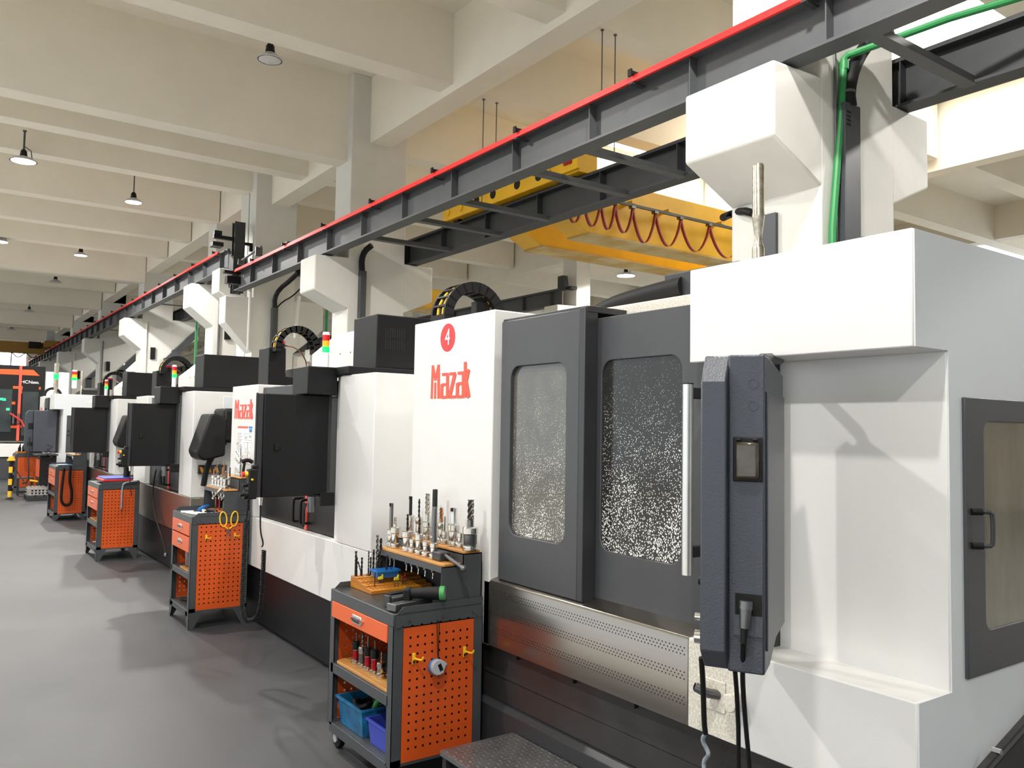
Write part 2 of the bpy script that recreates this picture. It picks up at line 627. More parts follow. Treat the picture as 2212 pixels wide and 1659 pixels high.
def column(yn, wy, x0, x1, ztop, zend, zfoot, left=True, right=True, xl=4.5, xr=6.475, name='concrete_column'):
    root = bpy.data.objects.new(name, None)
    COL.objects.link(root)
    root.location = ((x0 + x1) / 2, yn + wy / 2, 0)
    struct(root)
    B(x0, x1, yn, yn + wy, 0, 7.0).build('shaft', 'column', root, bevel=0.012)
    if left:
        MB().prism([(x0 + .02, ztop), (xl, ztop - .02), (xl, zend), (x0 + .02, zfoot)], 'y', yn, yn + wy).build('corbel', 'column', root, bevel=0.018)
    if right:
        MB().prism([(x1 - .02, ztop + .02), (xr, ztop + .02), (xr, zend), (x1 - .02, zfoot + .03)], 'y', yn, yn + wy).build('corbel', 'column', root, bevel=0.018)
    return root


colA = column(3.39, 0.79, 5.03, 5.96, 4.163, 3.63, 3.37)
colB = column(11.39, 0.58, 5.03, 5.97, 4.163, 3.63, 3.37)
colC = column(15.85, 0.40, 5.03, 5.86, 4.10, 3.57, 3.0)
colC2 = column(16.32, 0.5, 5.03, 5.86, 4.70, 4.22, 3.9)
for y, wd in ((18.47, .62), (25.94, .75), (33.4, .6), (40.8, .6), (48.2, .6)):
    column(y, wd, 5.0, 5.85, 4.69, 4.17, 3.75, xr=6.6)
for y in (-8.35, -0.35, 7.65, 15.65, 23.65, 31.65, 39.65, 47.65):
    column(y, 0.53, 13.0, 13.45, 4.7, 4.2, 3.8, xl=12.4, xr=14.3)
column(-4.6, 0.79, 5.03, 5.96, 4.163, 3.63, 3.37)


# ================================================================== high-bay lamps
def lamp(x, y, z, ztop, r, lit, label, big=False, light=True):
    t = thing('high_bay_lamp', (x, y, z), label, 'lamp')
    MB().cyl((x, y, z + .16), (x, y, ztop), 0.011 if not big else .016, n=8).build('rod', 'duct', t)
    MB().lathe([(.03, 0), (.03, .02), (.001, .021)], (x, y, ztop - .021)).build('mount', 'duct', t)
    MB().lathe([(.045, .075), (.055, .085), (.055, .12), (.05, .13), (.05, .165), (.03, .2), (.012, .21)], (x, y, z)).build('housing', 'black', t)
    MB().lathe([(r, 0), (r, .008), (r * .72, .05), (.05, .09), (.05, .082), (r * .70, .043), (r - .008, 0)], (x, y, z), 28).build('shade', 'lamp_shade', t)
    MB().lathe([(.001, -.012), (r * .5, -.008), (r * .88, .0), (r * .86, .012), (.001, .03)], (x, y, z), 20).build('bulb', 'lamp_on' if lit else 'lamp_off', t)
    if big:
        MB().tube([(x + r * .6, y, z + .05), (x + r * .5, y, z + .2), (x, y, z + .26)], .008, 6).build('bracket', 'duct', t)
    if lit and light:
        ld = bpy.data.lights.new('lamp_light', 'SPOT')
        ld.energy = LAMP_W * 4
        ld.color = (1.0, 0.975, 0.935)
        ld.spot_size = math.radians(165)
        ld.spot_blend = 0.35
        ld.shadow_soft_size = 0.09
        lo = bpy.data.objects.new('lamp_light', ld)
        COL.objects.link(lo)
        lo.parent = t
        lo.location = (0, 0, -0.12)
    return t


lamp(3.12, 9.50, 5.97, 6.40, .15, False, 'unlit pendant lamp on a short rod, nearest lamp under the wide ceiling beams', light=False)
lamp(3.09, 17.34, 5.95, 7.0, .17, True, 'lit pendant lamp on a long thin rod above the orange carts')
lamp(3.04, 23.85, 5.95, 6.45, .17, True, 'lit pendant lamp, second lit one along the thin rod row')
lamp(3.03, 29.0, 5.95, 6.5, .17, False, 'dark pendant lamp beyond the two lit ones of the thin rod row')
lamp(3.06, 37.6, 5.95, 6.4, .2, False, 'small dark pendant lamp far down the hall above the rail', light=False)
lamp(3.05, 46.0, 5.95, 6.4, .2, False, 'tiny dark pendant lamp farthest away near the end crane', light=False)
lamp(1.10, 15.82, 5.97, 6.5, .21, True, 'large lit lamp with side bracket at the left under the beams', big=True)
lamp(1.22, 23.42, 5.97, 6.5, .2, True, 'lit lamp cut by the left edge of the photo', big=True)
lamp(0.0, 0.85, 6.05, 7.0, .2, True, 'lit lamp hanging over the photographer in the aisle', big=True)
lamp(1.10, 8.2, 5.97, 6.5, .2, True, 'lit lamp over the aisle left of the nearest cart', big=True)
lamp(3.05, 2.6, 5.97, 6.5, .2, True, 'lit lamp above the nearest machine near the first column', big=True)
lamp(-2.5, 4.5, 5.97, 6.5, .2, True, 'lit lamp left of the aisle opposite the nearest machine', big=True)
lamp(-2.5, 12.5, 5.97, 6.5, .2, True, 'lit lamp left of the aisle farther along', big=True)
lamp(-2.5, -3.0, 5.97, 6.5, .2, True, 'lit lamp behind the photographer', big=True)
lamp(14.1, 15.04, 5.5, 7.0, .26, True, 'lit lamp in the second bay below the yellow crane', big=True)
lamp(9.0, 0.6, 5.9, 6.5, .2, True, 'added unseen lamp lighting the second bay, right of the nearest column', big=True)  # this and the next two: unseen lamps added to brighten the second bay
lamp(9.0, -4.5, 5.9, 6.5, .2, True, 'added unseen lamp lighting the second bay, behind the photographer', big=True)
lamp(16.5, 6.0, 5.9, 6.5, .2, True, 'added unseen lamp in the third bay beyond the crane', big=True)
lamp(9.0, 30.5, 5.9, 6.5, .2, True, 'added lamp lighting the second bay behind the second far column', big=True)  # this and the next: lamps added to brighten the far second bay
lamp(9.0, 38.5, 5.9, 6.5, .2, True, 'added lamp deep in the second bay', big=True)
lamp(-2.5, 20.5, 5.97, 6.5, .2, True, 'added unseen lamp left of the aisle beside the far machines', big=True)  # this and the next three: unseen lamps added to brighten the far hall
lamp(-2.5, 28.5, 5.97, 6.5, .2, True, 'added unseen lamp left of the aisle beside the black and orange machine', big=True)
lamp(-2.5, 37.0, 5.97, 6.5, .2, True, 'added unseen lamp left of the aisle behind the black and orange machine', big=True)
lamp(-2.5, 46.5, 5.97, 6.5, .2, True, 'added unseen lamp left of the aisle near the end wall', big=True)
lamp(9.0, 22.0, 5.9, 6.5, .2, True, 'added lamp far in the second bay', big=True)  # another lamp added to light the second bay


# ================================================================== crane runway girders
def girder(xc, y0, y1, zb, h, label, name='runway_girder', fl=.18, step=1.17, ys=None, m='girder'):
    t = thing(name, (xc, (y0 + y1) / 2, zb), label, 'girder')
    B(xc - fl / 2, xc + fl / 2, y0, y1, zb, zb + .022).build('bottom_flange', m, t, smooth=False)
    B(xc - fl / 2, xc + fl / 2, y0, y1, zb + h - .022, zb + h).build('top_flange', m, t, smooth=False)
    B(xc - .006, xc + .006, y0, y1, zb + .022, zb + h - .022).build('web', m, t, smooth=False)
    B(xc - .03, xc + .03, y0, y1, zb + h, zb + h + .04).build('crane_rail', m, t, smooth=False)
    y = ys if ys is not None else y0 + .3
    first = None
    while y < y1 - .02:
        if first is None:
            first = B(xc - fl / 2 + .004, xc + fl / 2 - .004, y - .005, y + .005, zb + .022, zb + h - .022).build('stiffener', m, t, smooth=False)
            fy = y
        else:
            c = first.copy()
            COL.objects.link(c)
            c.parent = t
            c.location.y = y - fy
        y += step
    return t


girder(4.71, -14, 15.72, 4.165, .37, 'long grey steel runway girder with red conductor bar above the nearest machine', ys=-13.3)
girder(4.71, 16.45, 55.5, 4.70, .37, 'far grey steel runway girder beyond the joint, higher than the near one', ys=16.75, step=1.24)
girder(6.13, -14, 11.62, 4.19, .38, 'dark steel girder parallel to the near runway, carrying the yellow crane', ys=-13.0, m='girder_dark')
girder(6.13, 12.0, 55.5, 4.70, .38, 'dark steel girder of the second bay behind the second column', ys=13.0, m='girder_dark')
girder(12.75, 15.9, 55, 4.72, .40, 'grey girder along the far column row behind the nearest hose arch', ys=16.3)
ge = thing('end_stop', (12.75, 15.9, 5.16), 'dark end stop on the far girder beside the far white column', 'end stop')
MB().prism([(15.72, 5.12), (15.78, 5.45), (16.0, 5.45), (16.0, 5.12)], 'x', 12.68, 12.82).build('post', 'girder_dark', ge, smooth=False)
B(12.7, 12.9, 15.5, 15.72, 5.08, 5.15).build('buffer', 'black', ge, smooth=False)


def conductor(xc, y0, y1, z, label, step, ys):
    t = thing('conductor_bar', (xc, (y0 + y1) / 2, z), label, 'conductor bar')
    for i in range(3):
        B(xc - .012 + i * .008, xc + .012 + i * .008, y0, y1, z + i * .021, z + .017 + i * .021).build('bar', 'rail_red', t, smooth=False)
    proto = None
    y = ys
    while y < y1:
        if proto is None:
            mb = MB()
            mb.box(xc - .03, xc + .05, y - .02, y + .02, z + .058, z + .085)
            mb.box(xc - .04, xc - .024, y - .02, y + .02, z + .04, z + .1)
            proto = mb.build('clip', 'black', t, smooth=False)
            arm = B(xc - .02, xc + .12, y - .02, y + .02, z - .02, z - .008).build('bracket', 'girder_dark', t, smooth=False)
        else:
            for q in (proto, arm):
                c = q.copy()
                COL.objects.link(c)
                c.parent = t
                c.location.y = y - ys
        y += step
    return t


conductor(4.575, -14, 15.55, 4.49, 'bright red conductor bar running along the near runway girder', 1.62, -13.0)
conductor(4.575, 16.75, 55.5, 5.03, 'red conductor bar running along the far runway girder', 1.62, 17.0)

# flat cross braces between the two girders
BR = {2.87: 'grey cross brace between the girders beside the nearest column', 5.67: 'cross brace crossing the bright ceiling gap behind the yellow end carriage',
      6.50: 'cross brace in front of the right end of the yellow end carriage', 7.88: 'cross brace in front of the left holes of the yellow end carriage',
      8.92: 'cross brace left of the yellow end carriage', 10.18: 'cross brace nearest the second column'}
for y, lb in BR.items():
    mb = B(4.78, 6.08, y - .05, y + .05, 4.187, 4.2)
    mb.box(4.78, 6.08, y - .05, y - .04, 4.2, 4.24)
    tag(mb.build('cross_brace', 'girder', smooth=False), lb, 'brace', 'braces between the near girders')
for i, y in enumerate((13.4, 17.6, 20.4, 22.6, 27.4, 30.2)):
    tag(B(4.78, 6.08, y - .05, y + .05, 4.70, 4.72).build('cross_brace', 'girder', smooth=False),
        'flat cross brace under the far runway, %s from the joint' % ('first', 'second', 'third', 'fourth', 'fifth', 'sixth')[i], 'brace', 'braces between the far girders')

# end stop post and collectors at the joint
t = thing('end_stop', (4.75, 15.9, 4.16), 'dark steel post with collector brackets at the girder joint', 'end stop')
mb = B(4.66, 4.86, 15.92, 15.935, 4.16, 5.55)
mb.box(4.66, 4.86, 16.09, 16.105, 4.16, 5.55).box(4.755, 4.767, 15.935, 16.09, 4.16, 5.55)
mb.build('post', 'girder_dark', t, smooth=False)
B(4.6, 4.86, 15.75, 16.0, 4.48, 4.85).build('buffer_block', 'girder_dark', t, smooth=False)
mb = B(4.28, 4.74, 15.95, 16.05, 5.18, 5.24)
mb.box(4.25, 4.45, 15.9, 16.15, 5.02, 5.1).box(4.28, 4.42, 15.92, 16.0, 5.24, 5.32)
mb.box(4.72, 5.05, 15.98, 16.05, 5.13, 5.18).box(4.98, 5.04, 15.98, 16.05, 5.02, 5.13)
mb.build('collector_bracket', 'black', t, smooth=False)
mb = B(4.4, 4.72, 15.6, 15.72, 4.47, 4.52)
mb.box(4.45, 4.7, 15.58, 15.75, 4.28, 4.42).tube([(4.5, 15.62, 4.3), (4.5, 15.62, 4.2), (4.55, 15.62, 4.22)], .012)
mb.build('collector_shoe', 'black', t, smooth=False)
tag(MB().tube([(4.62, 14.2, 4.75), (4.62, 15.5, 4.66)], .02).box(4.56, 4.68, 14.3, 14.34, 4.6, 4.76).box(4.56, 4.68, 15.3, 15.34, 4.6, 4.7).build('tension_rod', 'steel_dark'),
    'short rod lying over the red bar near the girder joint', 'rod')

# hanging rods in the second bay
for i, (px, py) in enumerate(((1045, 214), (1073, 222), (1334, 45), (1363, 56))):
    p = at(px, py, Z=6.07)
    p.y = max(p.y, 6.70)
    mb = MB().cyl((p.x, p.y, 4.62), (p.x, p.y, 6.07), .0075, n=6)
    mb.lathe([(.02, 0), (.02, .012)], (p.x, p.y, 6.058), 10)
    tag(mb.build('hanger_rod', 'steel_dark'), 'thin threaded rod hanging from the ceiling, %s of the two %s pairs' %
        (('left', 'right')[i % 2], ('left and lower', 'right and higher')[i // 2]), 'rod', 'ceiling rods')

# ================================================================== yellow crane, second bay
cr = thing('overhead_crane', (9.6, 8.8, 4.6), 'yellow double girder overhead crane with red festoon cable in the second bay', 'crane')
ec = B(5.98, 6.28, 7.2, 10.27, 4.62, 4.86).build('end_carriage', 'yellow', cr, bevel=.01)
for i, y in enumerate((7.95, 8.4, 8.95, 9.35)):
    MB().cyl((5.972, y, 4.745), (5.985, y, 4.745), .062, n=20).build('access_hole', 'hole_dark', ec)
for y in (7.35, 7.75, 9.75, 10.1):
    MB().cyl((5.96, y, 4.73), (5.985, y, 4.73), .05, n=18).build('axle_cap', 'yellow', ec)
B(5.94, 5.985, 7.16, 7.5, 4.64, 4.84).build('end_plate', 'yellow', ec, bevel=.004)
B(5.92, 5.95, 7.26, 7.40, 4.72, 4.79).build('buffer', 'red_body', ec, bevel=.006)
for y in (7.45, 10.0):
    MB().cyl((6.05, y, 4.66), (6.21, y, 4.66), .09, n=18).build('wheel', 'black', cr)
for y0, nm in ((8.2, 'bridge_girder'), (9.2, 'bridge_girder')):
    MB().prism([(6.28, 4.62), (6.28, 5.0), (12.38, 5.0), (12.38, 4.6), (12.1, 4.25), (6.98, 4.25), (6.45, 4.52)], 'y', y0, y0 + .42).build(nm, 'yellow', cr, bevel=.008)
    B(7.0, 12.1, y0 - .02, y0 + .44, 4.225, 4.249).build('bottom_plate', 'yellow_dirty', cr, smooth=False)
tr = MB().box(6.6, 12.35, 8.0, 8.035, 4.66, 4.695).build('festoon_track', 'duct', cr, smooth=False)
xs = [6.45, 6.75, 7.05, 7.30, 7.62, 8.05, 8.55, 9.15, 9.9, 10.7, 11.5]
for a, b in zip(xs[:-1], xs[1:]):
    dp = .36 if b - a < .35 else (.44 if b - a < .5 else .42)
    pts = [(a + (b - a) * s, 8.01, 4.63 - dp * math.sin(math.pi * s) ** 0.75) for s in [i / 14 for i in range(15)]]
    mb = MB()
    for p, q in zip(pts[:-1], pts[1:]):
        mb.add([(p[0] - .01, p[1] - .02, p[2]), (p[0] - .01, p[1] + .02, p[2]), (q[0] - .01, q[1] + .02, q[2]), (q[0] - .01, q[1] - .02, q[2]),
                (p[0] + .01, p[1] - .02, p[2] + .006), (p[0] + .01, p[1] + .02, p[2] + .006), (q[0] + .01, q[1] + .02, q[2] + .006), (q[0] + .01, q[1] - .02, q[2] + .006)],
               [(0, 1, 2, 3), (7, 6, 5, 4), (0, 4, 5, 1), (3, 2, 6, 7), (0, 3, 7, 4), (1, 5, 6, 2)])
    mb.build('festoon_loop', 'festoon', cr)
    B(b - .035, b + .035, 7.98, 8.05, 4.63, 4.665).build('cable_trolley', 'steel_dark', cr, smooth=False)
for x in (7.6, 8.3, 9.4, 10.8):
    B(x, x + .06, 8.0, 8.2, 4.7, 4.74).build('track_bracket', 'yellow', cr, smooth=False)

c2 = thing('overhead_crane', (9.3, 17.5, 4.75), 'yellow crane bridge partly hidden behind the second column', 'crane')
B(6.2, 10.2, 17.3, 17.8, 4.50, 4.98).build('bridge_girder', 'yellow', c2, bevel=.01)
B(6.2, 10.2, 17.25, 17.85, 4.46, 4.50).build('bottom_plate', 'yellow_dirty', c2, smooth=False)
B(5.98, 6.28, 16.2, 19.0, 5.08, 5.35).build('end_carriage', 'yellow', c2)
c3 = thing('overhead_crane', (-3, 45, 5.0), 'brownish yellow crane bridge spanning the far end of the aisle', 'crane')
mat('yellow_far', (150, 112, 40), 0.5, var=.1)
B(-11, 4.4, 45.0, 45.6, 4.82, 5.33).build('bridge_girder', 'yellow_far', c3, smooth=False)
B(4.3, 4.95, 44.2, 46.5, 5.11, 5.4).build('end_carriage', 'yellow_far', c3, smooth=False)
B(3.7, 4.2, 44.7, 45.0, 5.05, 5.35).build('drive_unit', 'black', c3, smooth=False)
B(4.4, 4.75, 44.6, 45.0, 5.4, 5.9).build('control_cabinet', 'grey_light', c3, smooth=False)
MB().tube([(3.0 + .1 * i, 44.95, 4.8 - .22 * math.sin(math.pi * i / 6) ** 2) for i in range(13)], .02, 6).build('cable_loop', 'black', c3)

# ================================================================== services on the columns
p1, p2, p3 = at(1797, 492, Y=3.36), at(1815, 250, Y=3.36), at(1822, 128, Y=3.36)
gp = thing('compressed_air_pipe', (p1.x, 3.36, 2.2), 'green pipe running down the nearest column and along to the right', 'pipe')
mb = MB().tube([(p1.x - .02, 3.355, 2.3), (p1.x, 3.355, p1.z), (p2.x, 3.355, p2.z), (p3.x, 3.355, p3.z), (p3.x + .035, 3.34, p3.z + .035)], .026, 10)
mb.build('riser', 'green_pipe', gp)
e = at(2212, -32, Y=1.6)
g1, g2 = at(2050, 40, X=5.62), at(2170, 4, X=5.72)
MB().tube([Vector((p3.x + .03, 3.34, p3.z + .03)), g1, g2, g2 + (g2 - g1) * 6], .026, 10).build('branch', 'green_pipe', gp)
MB().lathe([(.034, -.03), (.034, .03)], (p3.x, 3.355, p3.z - .05), 12).build('elbow', 'green_pipe', gp)
for dz in (-.25, -.5):
    B(p2.x - .03, p2.x + .03, 3.35, 3.392, p2.z + dz, p2.z + dz + .02).build('pipe_clip', 'steel_dark', gp, smooth=False)

d0 = at(1838, 470, Y=3.34)
du = thing('cable_duct', (d0.x, 3.34, 2.3), 'dark grey cable duct with black flexible conduit on the nearest column', 'cable duct')
x0d, x1d = at(1818, 300, Y=3.34).x, at(1851, 300, Y=3.34).x
B(x0d, x1d, 3.31, 3.388, 2.3, at(1835, 228, Y=3.34).z).build('duct', 'duct', du, bevel=.004)
for i in range(4):
    zc = at(1826, 235 + 9 * i, Y=3.30).z
    B(x0d + .015, x0d + .06, 3.305, 3.312, zc - .012, zc).build('slot', 'hole_dark', du, smooth=False)
a0 = at(1836, 230, Y=3.34)
a1, a2, a3, a4 = at(1832, 200, Y=3.34), at(1842, 150, Y=3.34), at(1862, 110, Y=3.34), at(1885, 85, Y=3.2)
MB().tube([a0, a1, a2, a3, a4, a4 + Vector((.2, 0, .1))], .05, 12, 1).build('flexible_conduit', 'rubber', du)
MB().ring((a1.x, 3.34), .042, .05, 'z', a1.z - .01, a1.z + .01).build('strap', 'steel_dark', du)
tag(MB().tube([at(1808, 540, Y=3.37), at(1805, 230, Y=3.37), at(1803, 110, Y=3.37)], .012, 6).build('thin_conduit', 'steel_dark'),
    'thin steel conduit beside the green pipe on the nearest column', 'conduit')
tag(MB().tube([at(1562, 470, Y=4.25), at(1580, 462, Y=4.3), at(1605, 455, X=4.98), at(1625, 460, X=4.98)], .03, 10, 1).build('hose', 'rubber'),
    'short black hose coming out below the nearest corbel', 'hose')
tag(B(5.0, 5.03, 3.75, 3.88, 2.3, at(1660, 462, X=5.0).z).build('cable_duct', 'duct'), 'dark flat duct on the aisle face of the nearest column behind the metal post', 'cable duct')

# column B
d1 = thing('cable_duct', (5.5, 11.33, 2.2), 'dark grey cable duct with curved black conduit on the second column', 'cable duct')
xa, xb = at(776, 620, Y=11.34).x, at(789, 620, Y=11.34).x
B(xa, xb, 11.3, 11.388, 2.2, at(780, 585, Y=11.34).z).build('duct', 'duct', d1, bevel=.004)
MB().tube([at(782, 586, Y=11.34), at(781, 560, Y=11.34), at(788, 542, Y=11.3), at(803, 530, Y=11.2)], .045, 10, 1).build('flexible_conduit', 'rubber', d1)
# column C
d2 = thing('cable_duct', (5.3, 15.8, 2.2), 'dark grey cable duct with long curved conduit left of the hose arch', 'cable duct')
xa, xb = at(586, 690, Y=15.8).x, at(599, 690, Y=15.8).x
B(xa, xb, 15.76, 15.848, 2.2, at(592, 665, Y=15.8).z).build('duct', 'duct', d2, bevel=.004)
MB().tube([at(594, 665, Y=15.8), at(593, 645, Y=15.8), at(603, 625, Y=15.7), at(628, 605, Y=15.4), at(645, 588, Y=15.2)], .045, 10, 1).build('flexible_conduit', 'rubber', d2)
MB().tube([at(598, 665, Y=15.8), at(610, 652, Y=15.75), at(632, 640, Y=15.7), at(648, 624, Y=15.6)], .014, 6, 1).build('thin_cable', 'rubber', d2)
tag(MB().tube([at(535, 755, Y=15.8), at(540, 630, Y=15.8)], .022, 6).build('down_pipe', 'pipe_white'), 'thin grey pipe down the column left of the curved conduit', 'pipe')
tag(MB().tube([Vector((at(705, 735, Y=15.6).x, 15.6, 0)), at(707, 645, Y=15.6)], .03, 6).build('green_down_pipe', 'green_pipe'), 'green vertical pipe behind the nearest signal tower', 'pipe')
tag(MB().tube([Vector((at(420, 760, Y=22.0).x, 22, 0)), at(426, 684, Y=22.0)], .035, 6).build('green_down_pipe', 'green_pipe'), 'green vertical pipe below the far corbels', 'pipe')
tag(MB().tube([at(637, 730, Y=15.6), at(646, 640, Y=15.6)], .03, 6).build('down_pipe', 'pipe_white'), 'pale pipe seen through the hose arch of the second machine from the front', 'pipe')

# steel struts and conduits on the far columns
for y, i in ((18.47, 0), (25.94, 1), (33.4, 2), (40.8, 3)):
    nm = ('first', 'second', 'third', 'fourth')[i]
    s = thing('strut', (5.9, y - .06, 0), 'dark steel strut bent along the %s far column under the corbel' % nm, 'strut')
    B(5.62, 5.85, y - .12, y - .002, 1.5, 3.55).build('upright', 'duct', s, smooth=False)
    MB().prism([(5.62, 3.5), (5.85, 3.5), (6.6, 4.3), (6.6, 4.55)], 'y', y - .12, y - .002).build('diagonal', 'duct', s, smooth=False)
    tag(MB().tube([(5.12, y - .03, 1.5), (5.12, y - .03, 4.6)], .022, 6).build('down_pipe', 'pipe_white' if i % 2 else 'steel_dark'),
        'thin conduit down the face of the %s far column' % nm, 'pipe')
    tag(B(5.25, 5.38, y - .05, y, 3.5, 3.85).build('switch_box', 'black'), 'small black box on the face of the %s far column' % nm, 'switch box')

# ================================================================== machines
F = 2.24                      # front plane of the machine row


def hose_arch(parent, cx_, cz_, y0, y1, ro, ri, name='cable_carrier', n=22):
    """black plastic cable carrier bent into an arch, rungs and yellow cables inside"""
    r = bpy.data.objects.new(name, None)
    COL.objects.link(r)
    r.parent = parent
    r.location = Vector((cx_, (y0 + y1) / 2, cz_)) - wloc(parent)
    for a, b in ((y0, y0 + .016), (y1 - .016, y1)):
        MB().ring((cx_, cz_), ri, ro, 'y', a, b, n, 0, math.pi).build('side_band', 'rubber', r)
    rm = (ro + ri) / 2
    mb = MB()
    for i in range(0, n + 1, 2):
        t = math.pi * i / n
        T = Matrix.Translation((cx_ + rm * math.cos(t), (y0 + y1) / 2, cz_ + rm * math.sin(t))) @ Matrix.Rotation(-t, 4, 'Y')
        s = MB(T).box(-(ro - ri) / 2, (ro - ri) / 2, -(y1 - y0) / 2, (y1 - y0) / 2, -.006, .006)
        mb.v, mb.f = mb.v + s.v, mb.f + [[q + len(mb.v) for q in f] for f in s.f]
    mb.build('rungs', 'rubber', r)
    for k, (dr, yy) in enumerate(((.012, .3), (.008, .5), (.012, .66))):
        MB().tube([(cx_ + (rm + dr) * math.cos(math.pi * i / 16), y0 + (y1 - y0) * yy, cz_ + (rm + dr) * math.sin(math.pi * i / 16)) for i in range(17)],
                  .009, 6).build('cable', 'cable_yellow' if k != 1 else 'black', r)
    for s in (-1, 1):
        B(cx_ + s * rm - (ro - ri) / 2, cx_ + s * rm + (ro - ri) / 2, y0, y1, cz_ - .034, cz_).build('carrier_leg', 'rubber', r, bevel=.004)
    return r


def signal_tower(parent, x, y, z, r=.024, s=1.0):
    tw = MB().lathe([(r, 0), (r, .105 * s)], (x, y, z), 16).build('signal_tower', 'white', parent)
    MB().lathe([(r * 1.03, .105 * s), (r * 1.03, .145 * s)], (x, y, z), 16).build('green_lens', 'lens_green', tw)
    MB().lathe([(r, .145 * s), (r, .185 * s)], (x, y, z), 16).build('amber_lens', 'amber', tw)
    MB().lathe([(r, .185 * s), (r, .225 * s)], (x, y, z), 16).build('red_lens', 'lens_red', tw)
    MB().lathe([(r, .225 * s), (r * .9, .245 * s), (.001, .246 * s)], (x, y, z), 16).build('cap', 'white', tw)
    return tw


# ---------------------------------------------------------------- nearest machine (white and grey, number 4)
def grey_machine(dy, label, detail):
    root = thing('machining_centre', (3.4, 2.7 + dy, 0), label, 'machine')

    def Y(v):
        return v + dy

    def bx(x0, x1, y0, y1, z0, z1):
        return B(x0, x1, Y(y0), Y(y1), z0, z1)
    XB = 4.45
    bx(2.31, XB, 1.26, 4.08, 0.0, .60).build('base', 'mc_base', root)
    # kick panels under the apron
    bx(2.296, 2.33, 1.25, 4.08, .452, .604).build('kick_panel', 'mc_base', root, bevel=.002)
    bx(2.300, 2.33, 1.25, 4.08, .338, .449).build('kick_panel', 'mc_base', root, bevel=.002)
    MB().prism([(2.262, 0.0), (2.262, .315), (2.285, .336), (2.33, .336), (2.33, 0)], 'y', Y(1.25), Y(4.08)).build('kick_panel', 'mc_dark', root, bevel=.002)
    # left column
    lc = bx(F, XB, 3.323, 4.133, .604, 2.23).build('left_column', 'mc_white', root, bevel=.006)
    if detail:
        MB().cyl((F - .0015, 3.762, 2.125), (F + .002, 3.762, 2.125), .0755, n=40).build('number_disc', 'sticker_red', lc)
        text('4', .125, 'white', 'number', lc, frame((F - .003, 3.760, 2.123), (0, -1, 0), (0, 0, 1)), .85)
    maker_logo(lc, frame((F - .001, Y(3.733), 1.893), (0, -1, 0), (0, 0, 1)), .39, .183)
    # interior block behind the doors and roof
    bx(2.42, XB, 2.05, 3.33, .60, 2.10).build('enclosure', 'mc_dark', root)
    bx(2.50, XB, 2.05, 3.33, 2.10, 2.205).build('roof', 'mc_white_worn', root, bevel=.006)
    bx(2.272, 2.52, 2.66, 3.29, 2.150, 2.178).build('top_rail', 'mc_dark', root, bevel=.003)
    # fixed left door
    pl = pane_plate(MB(), 'x', 2.262, 2.30, Y(2.70), Y(3.285), .925, 2.165, Y(2.785), Y(3.205), 1.147, 1.942, .06)
    d = pl.build('door', 'mc_grey', root, bevel=.003)
    bx(2.262, 2.335, 2.662, 2.70, .925, 2.172).build('door_edge', 'mc_dark', d, bevel=.003)
    pane('x', 2.282, 2.29, Y(2.78), Y(3.21), 1.142, 1.947, .06).build('pane', 'glass_wet_light', d)
    # sliding right door
    pl = pane_plate(MB(), 'x', 2.335, 2.36, Y(1.80), Y(2.735), .935, 2.128, Y(2.178), Y(2.635), 1.140, 1.942, .06)
    d = pl.build('door', 'mc_grey', root, bevel=.003)
    pane('x', 2.345, 2.355, Y(2.17), Y(2.64), 1.135, 1.947, .06).build('pane', 'glass_wet', d)
    hb = MB().cyl((2.215, Y(2.035), 1.14), (2.215, Y(2.035), 1.818), .0195, n=18).build('handle', 'alu', d)
    for z in (1.20, 1.765):
        bx(2.215, 2.337, 2.022, 2.048, z, z + .04).build('standoff', 'mc_dark', hb, bevel=.003)
    MB().lathe([(.0198, 0), (.0198, .004)], (2.215, Y(2.035), 1.816), 18).build('end_cap', 'black', hb)
    # stainless apron
    ap = MB().prism([(F, .607), (F, .905), (F + .006, .916), (F + .02, .921), (2.34, .94), (2.34, .607)], 'y', Y(2.052), Y(3.37)).build('apron', 'steel_brushed', root, bevel=.002)
    if detail:
        mb = MB()
        for zc in (.862, .776, .688):
            for k in range(3):
                y = 2.07 + (.009 if k % 2 else 0)
                while y < 3.30:
                    mb.cyl((F - .0004, y, zc + (k - 1) * .012), (F + .0004, y, zc + (k - 1) * .012), .0031, n=6)
                    y += .018
        o = mb.build('perforation', 'hole_dark', ap, smooth=False)
        o['kind'] = 'stuff'
        for y in (2.35, 2.72, 3.13):
            bx(F + .03, F + .05, y, y + .006, .575, .607).build('hook', 'hole_dark', ap, smooth=False)
    # white upper box, recess and lower box on the right
    bx(F, XB, 1.22, 2.052, 1.895, 2.234).build('upper_box', 'mc_white', root, bevel=.005)
    bx(2.42, XB, 1.22, 1.80, .90, 1.896).build('recess_wall', 'mc_white', root, bevel=.004)
    bx(F, XB, 1.22, 2.050, .605, .916).build('lower_box', 'mc_white', root, bevel=.005)
    bx(2.36, XB, 1.80, 2.06, .90, 1.896).build('jamb', 'mc_grey', root)
    MB().prism([(2.244, 1.897), (2.244, 2.231), (XB, 2.231), (XB, .61), (2.244, .61), (2.244, .914), (2.423, .914), (2.423, 1.897)], 'y', Y(1.2165), Y(1.2205)).build('side_sheet', 'mc_side', root, smooth=False)  # cooler than the front: bluish daylight put into the sheet's colour
    # side wall door
    pl = pane_plate(MB(), 'y', Y(1.206), Y(1.219), 2.498, 3.42, .94, 1.763, 2.61, 3.28, 1.067, 1.693, .035)
    d = pl.build('side_door', 'mc_grey', root, bevel=.003)
    pane('y', Y(1.212), Y(1.217), 2.60, 3.29, 1.06, 1.70, .035).build('pane', 'glass_smoke', d)
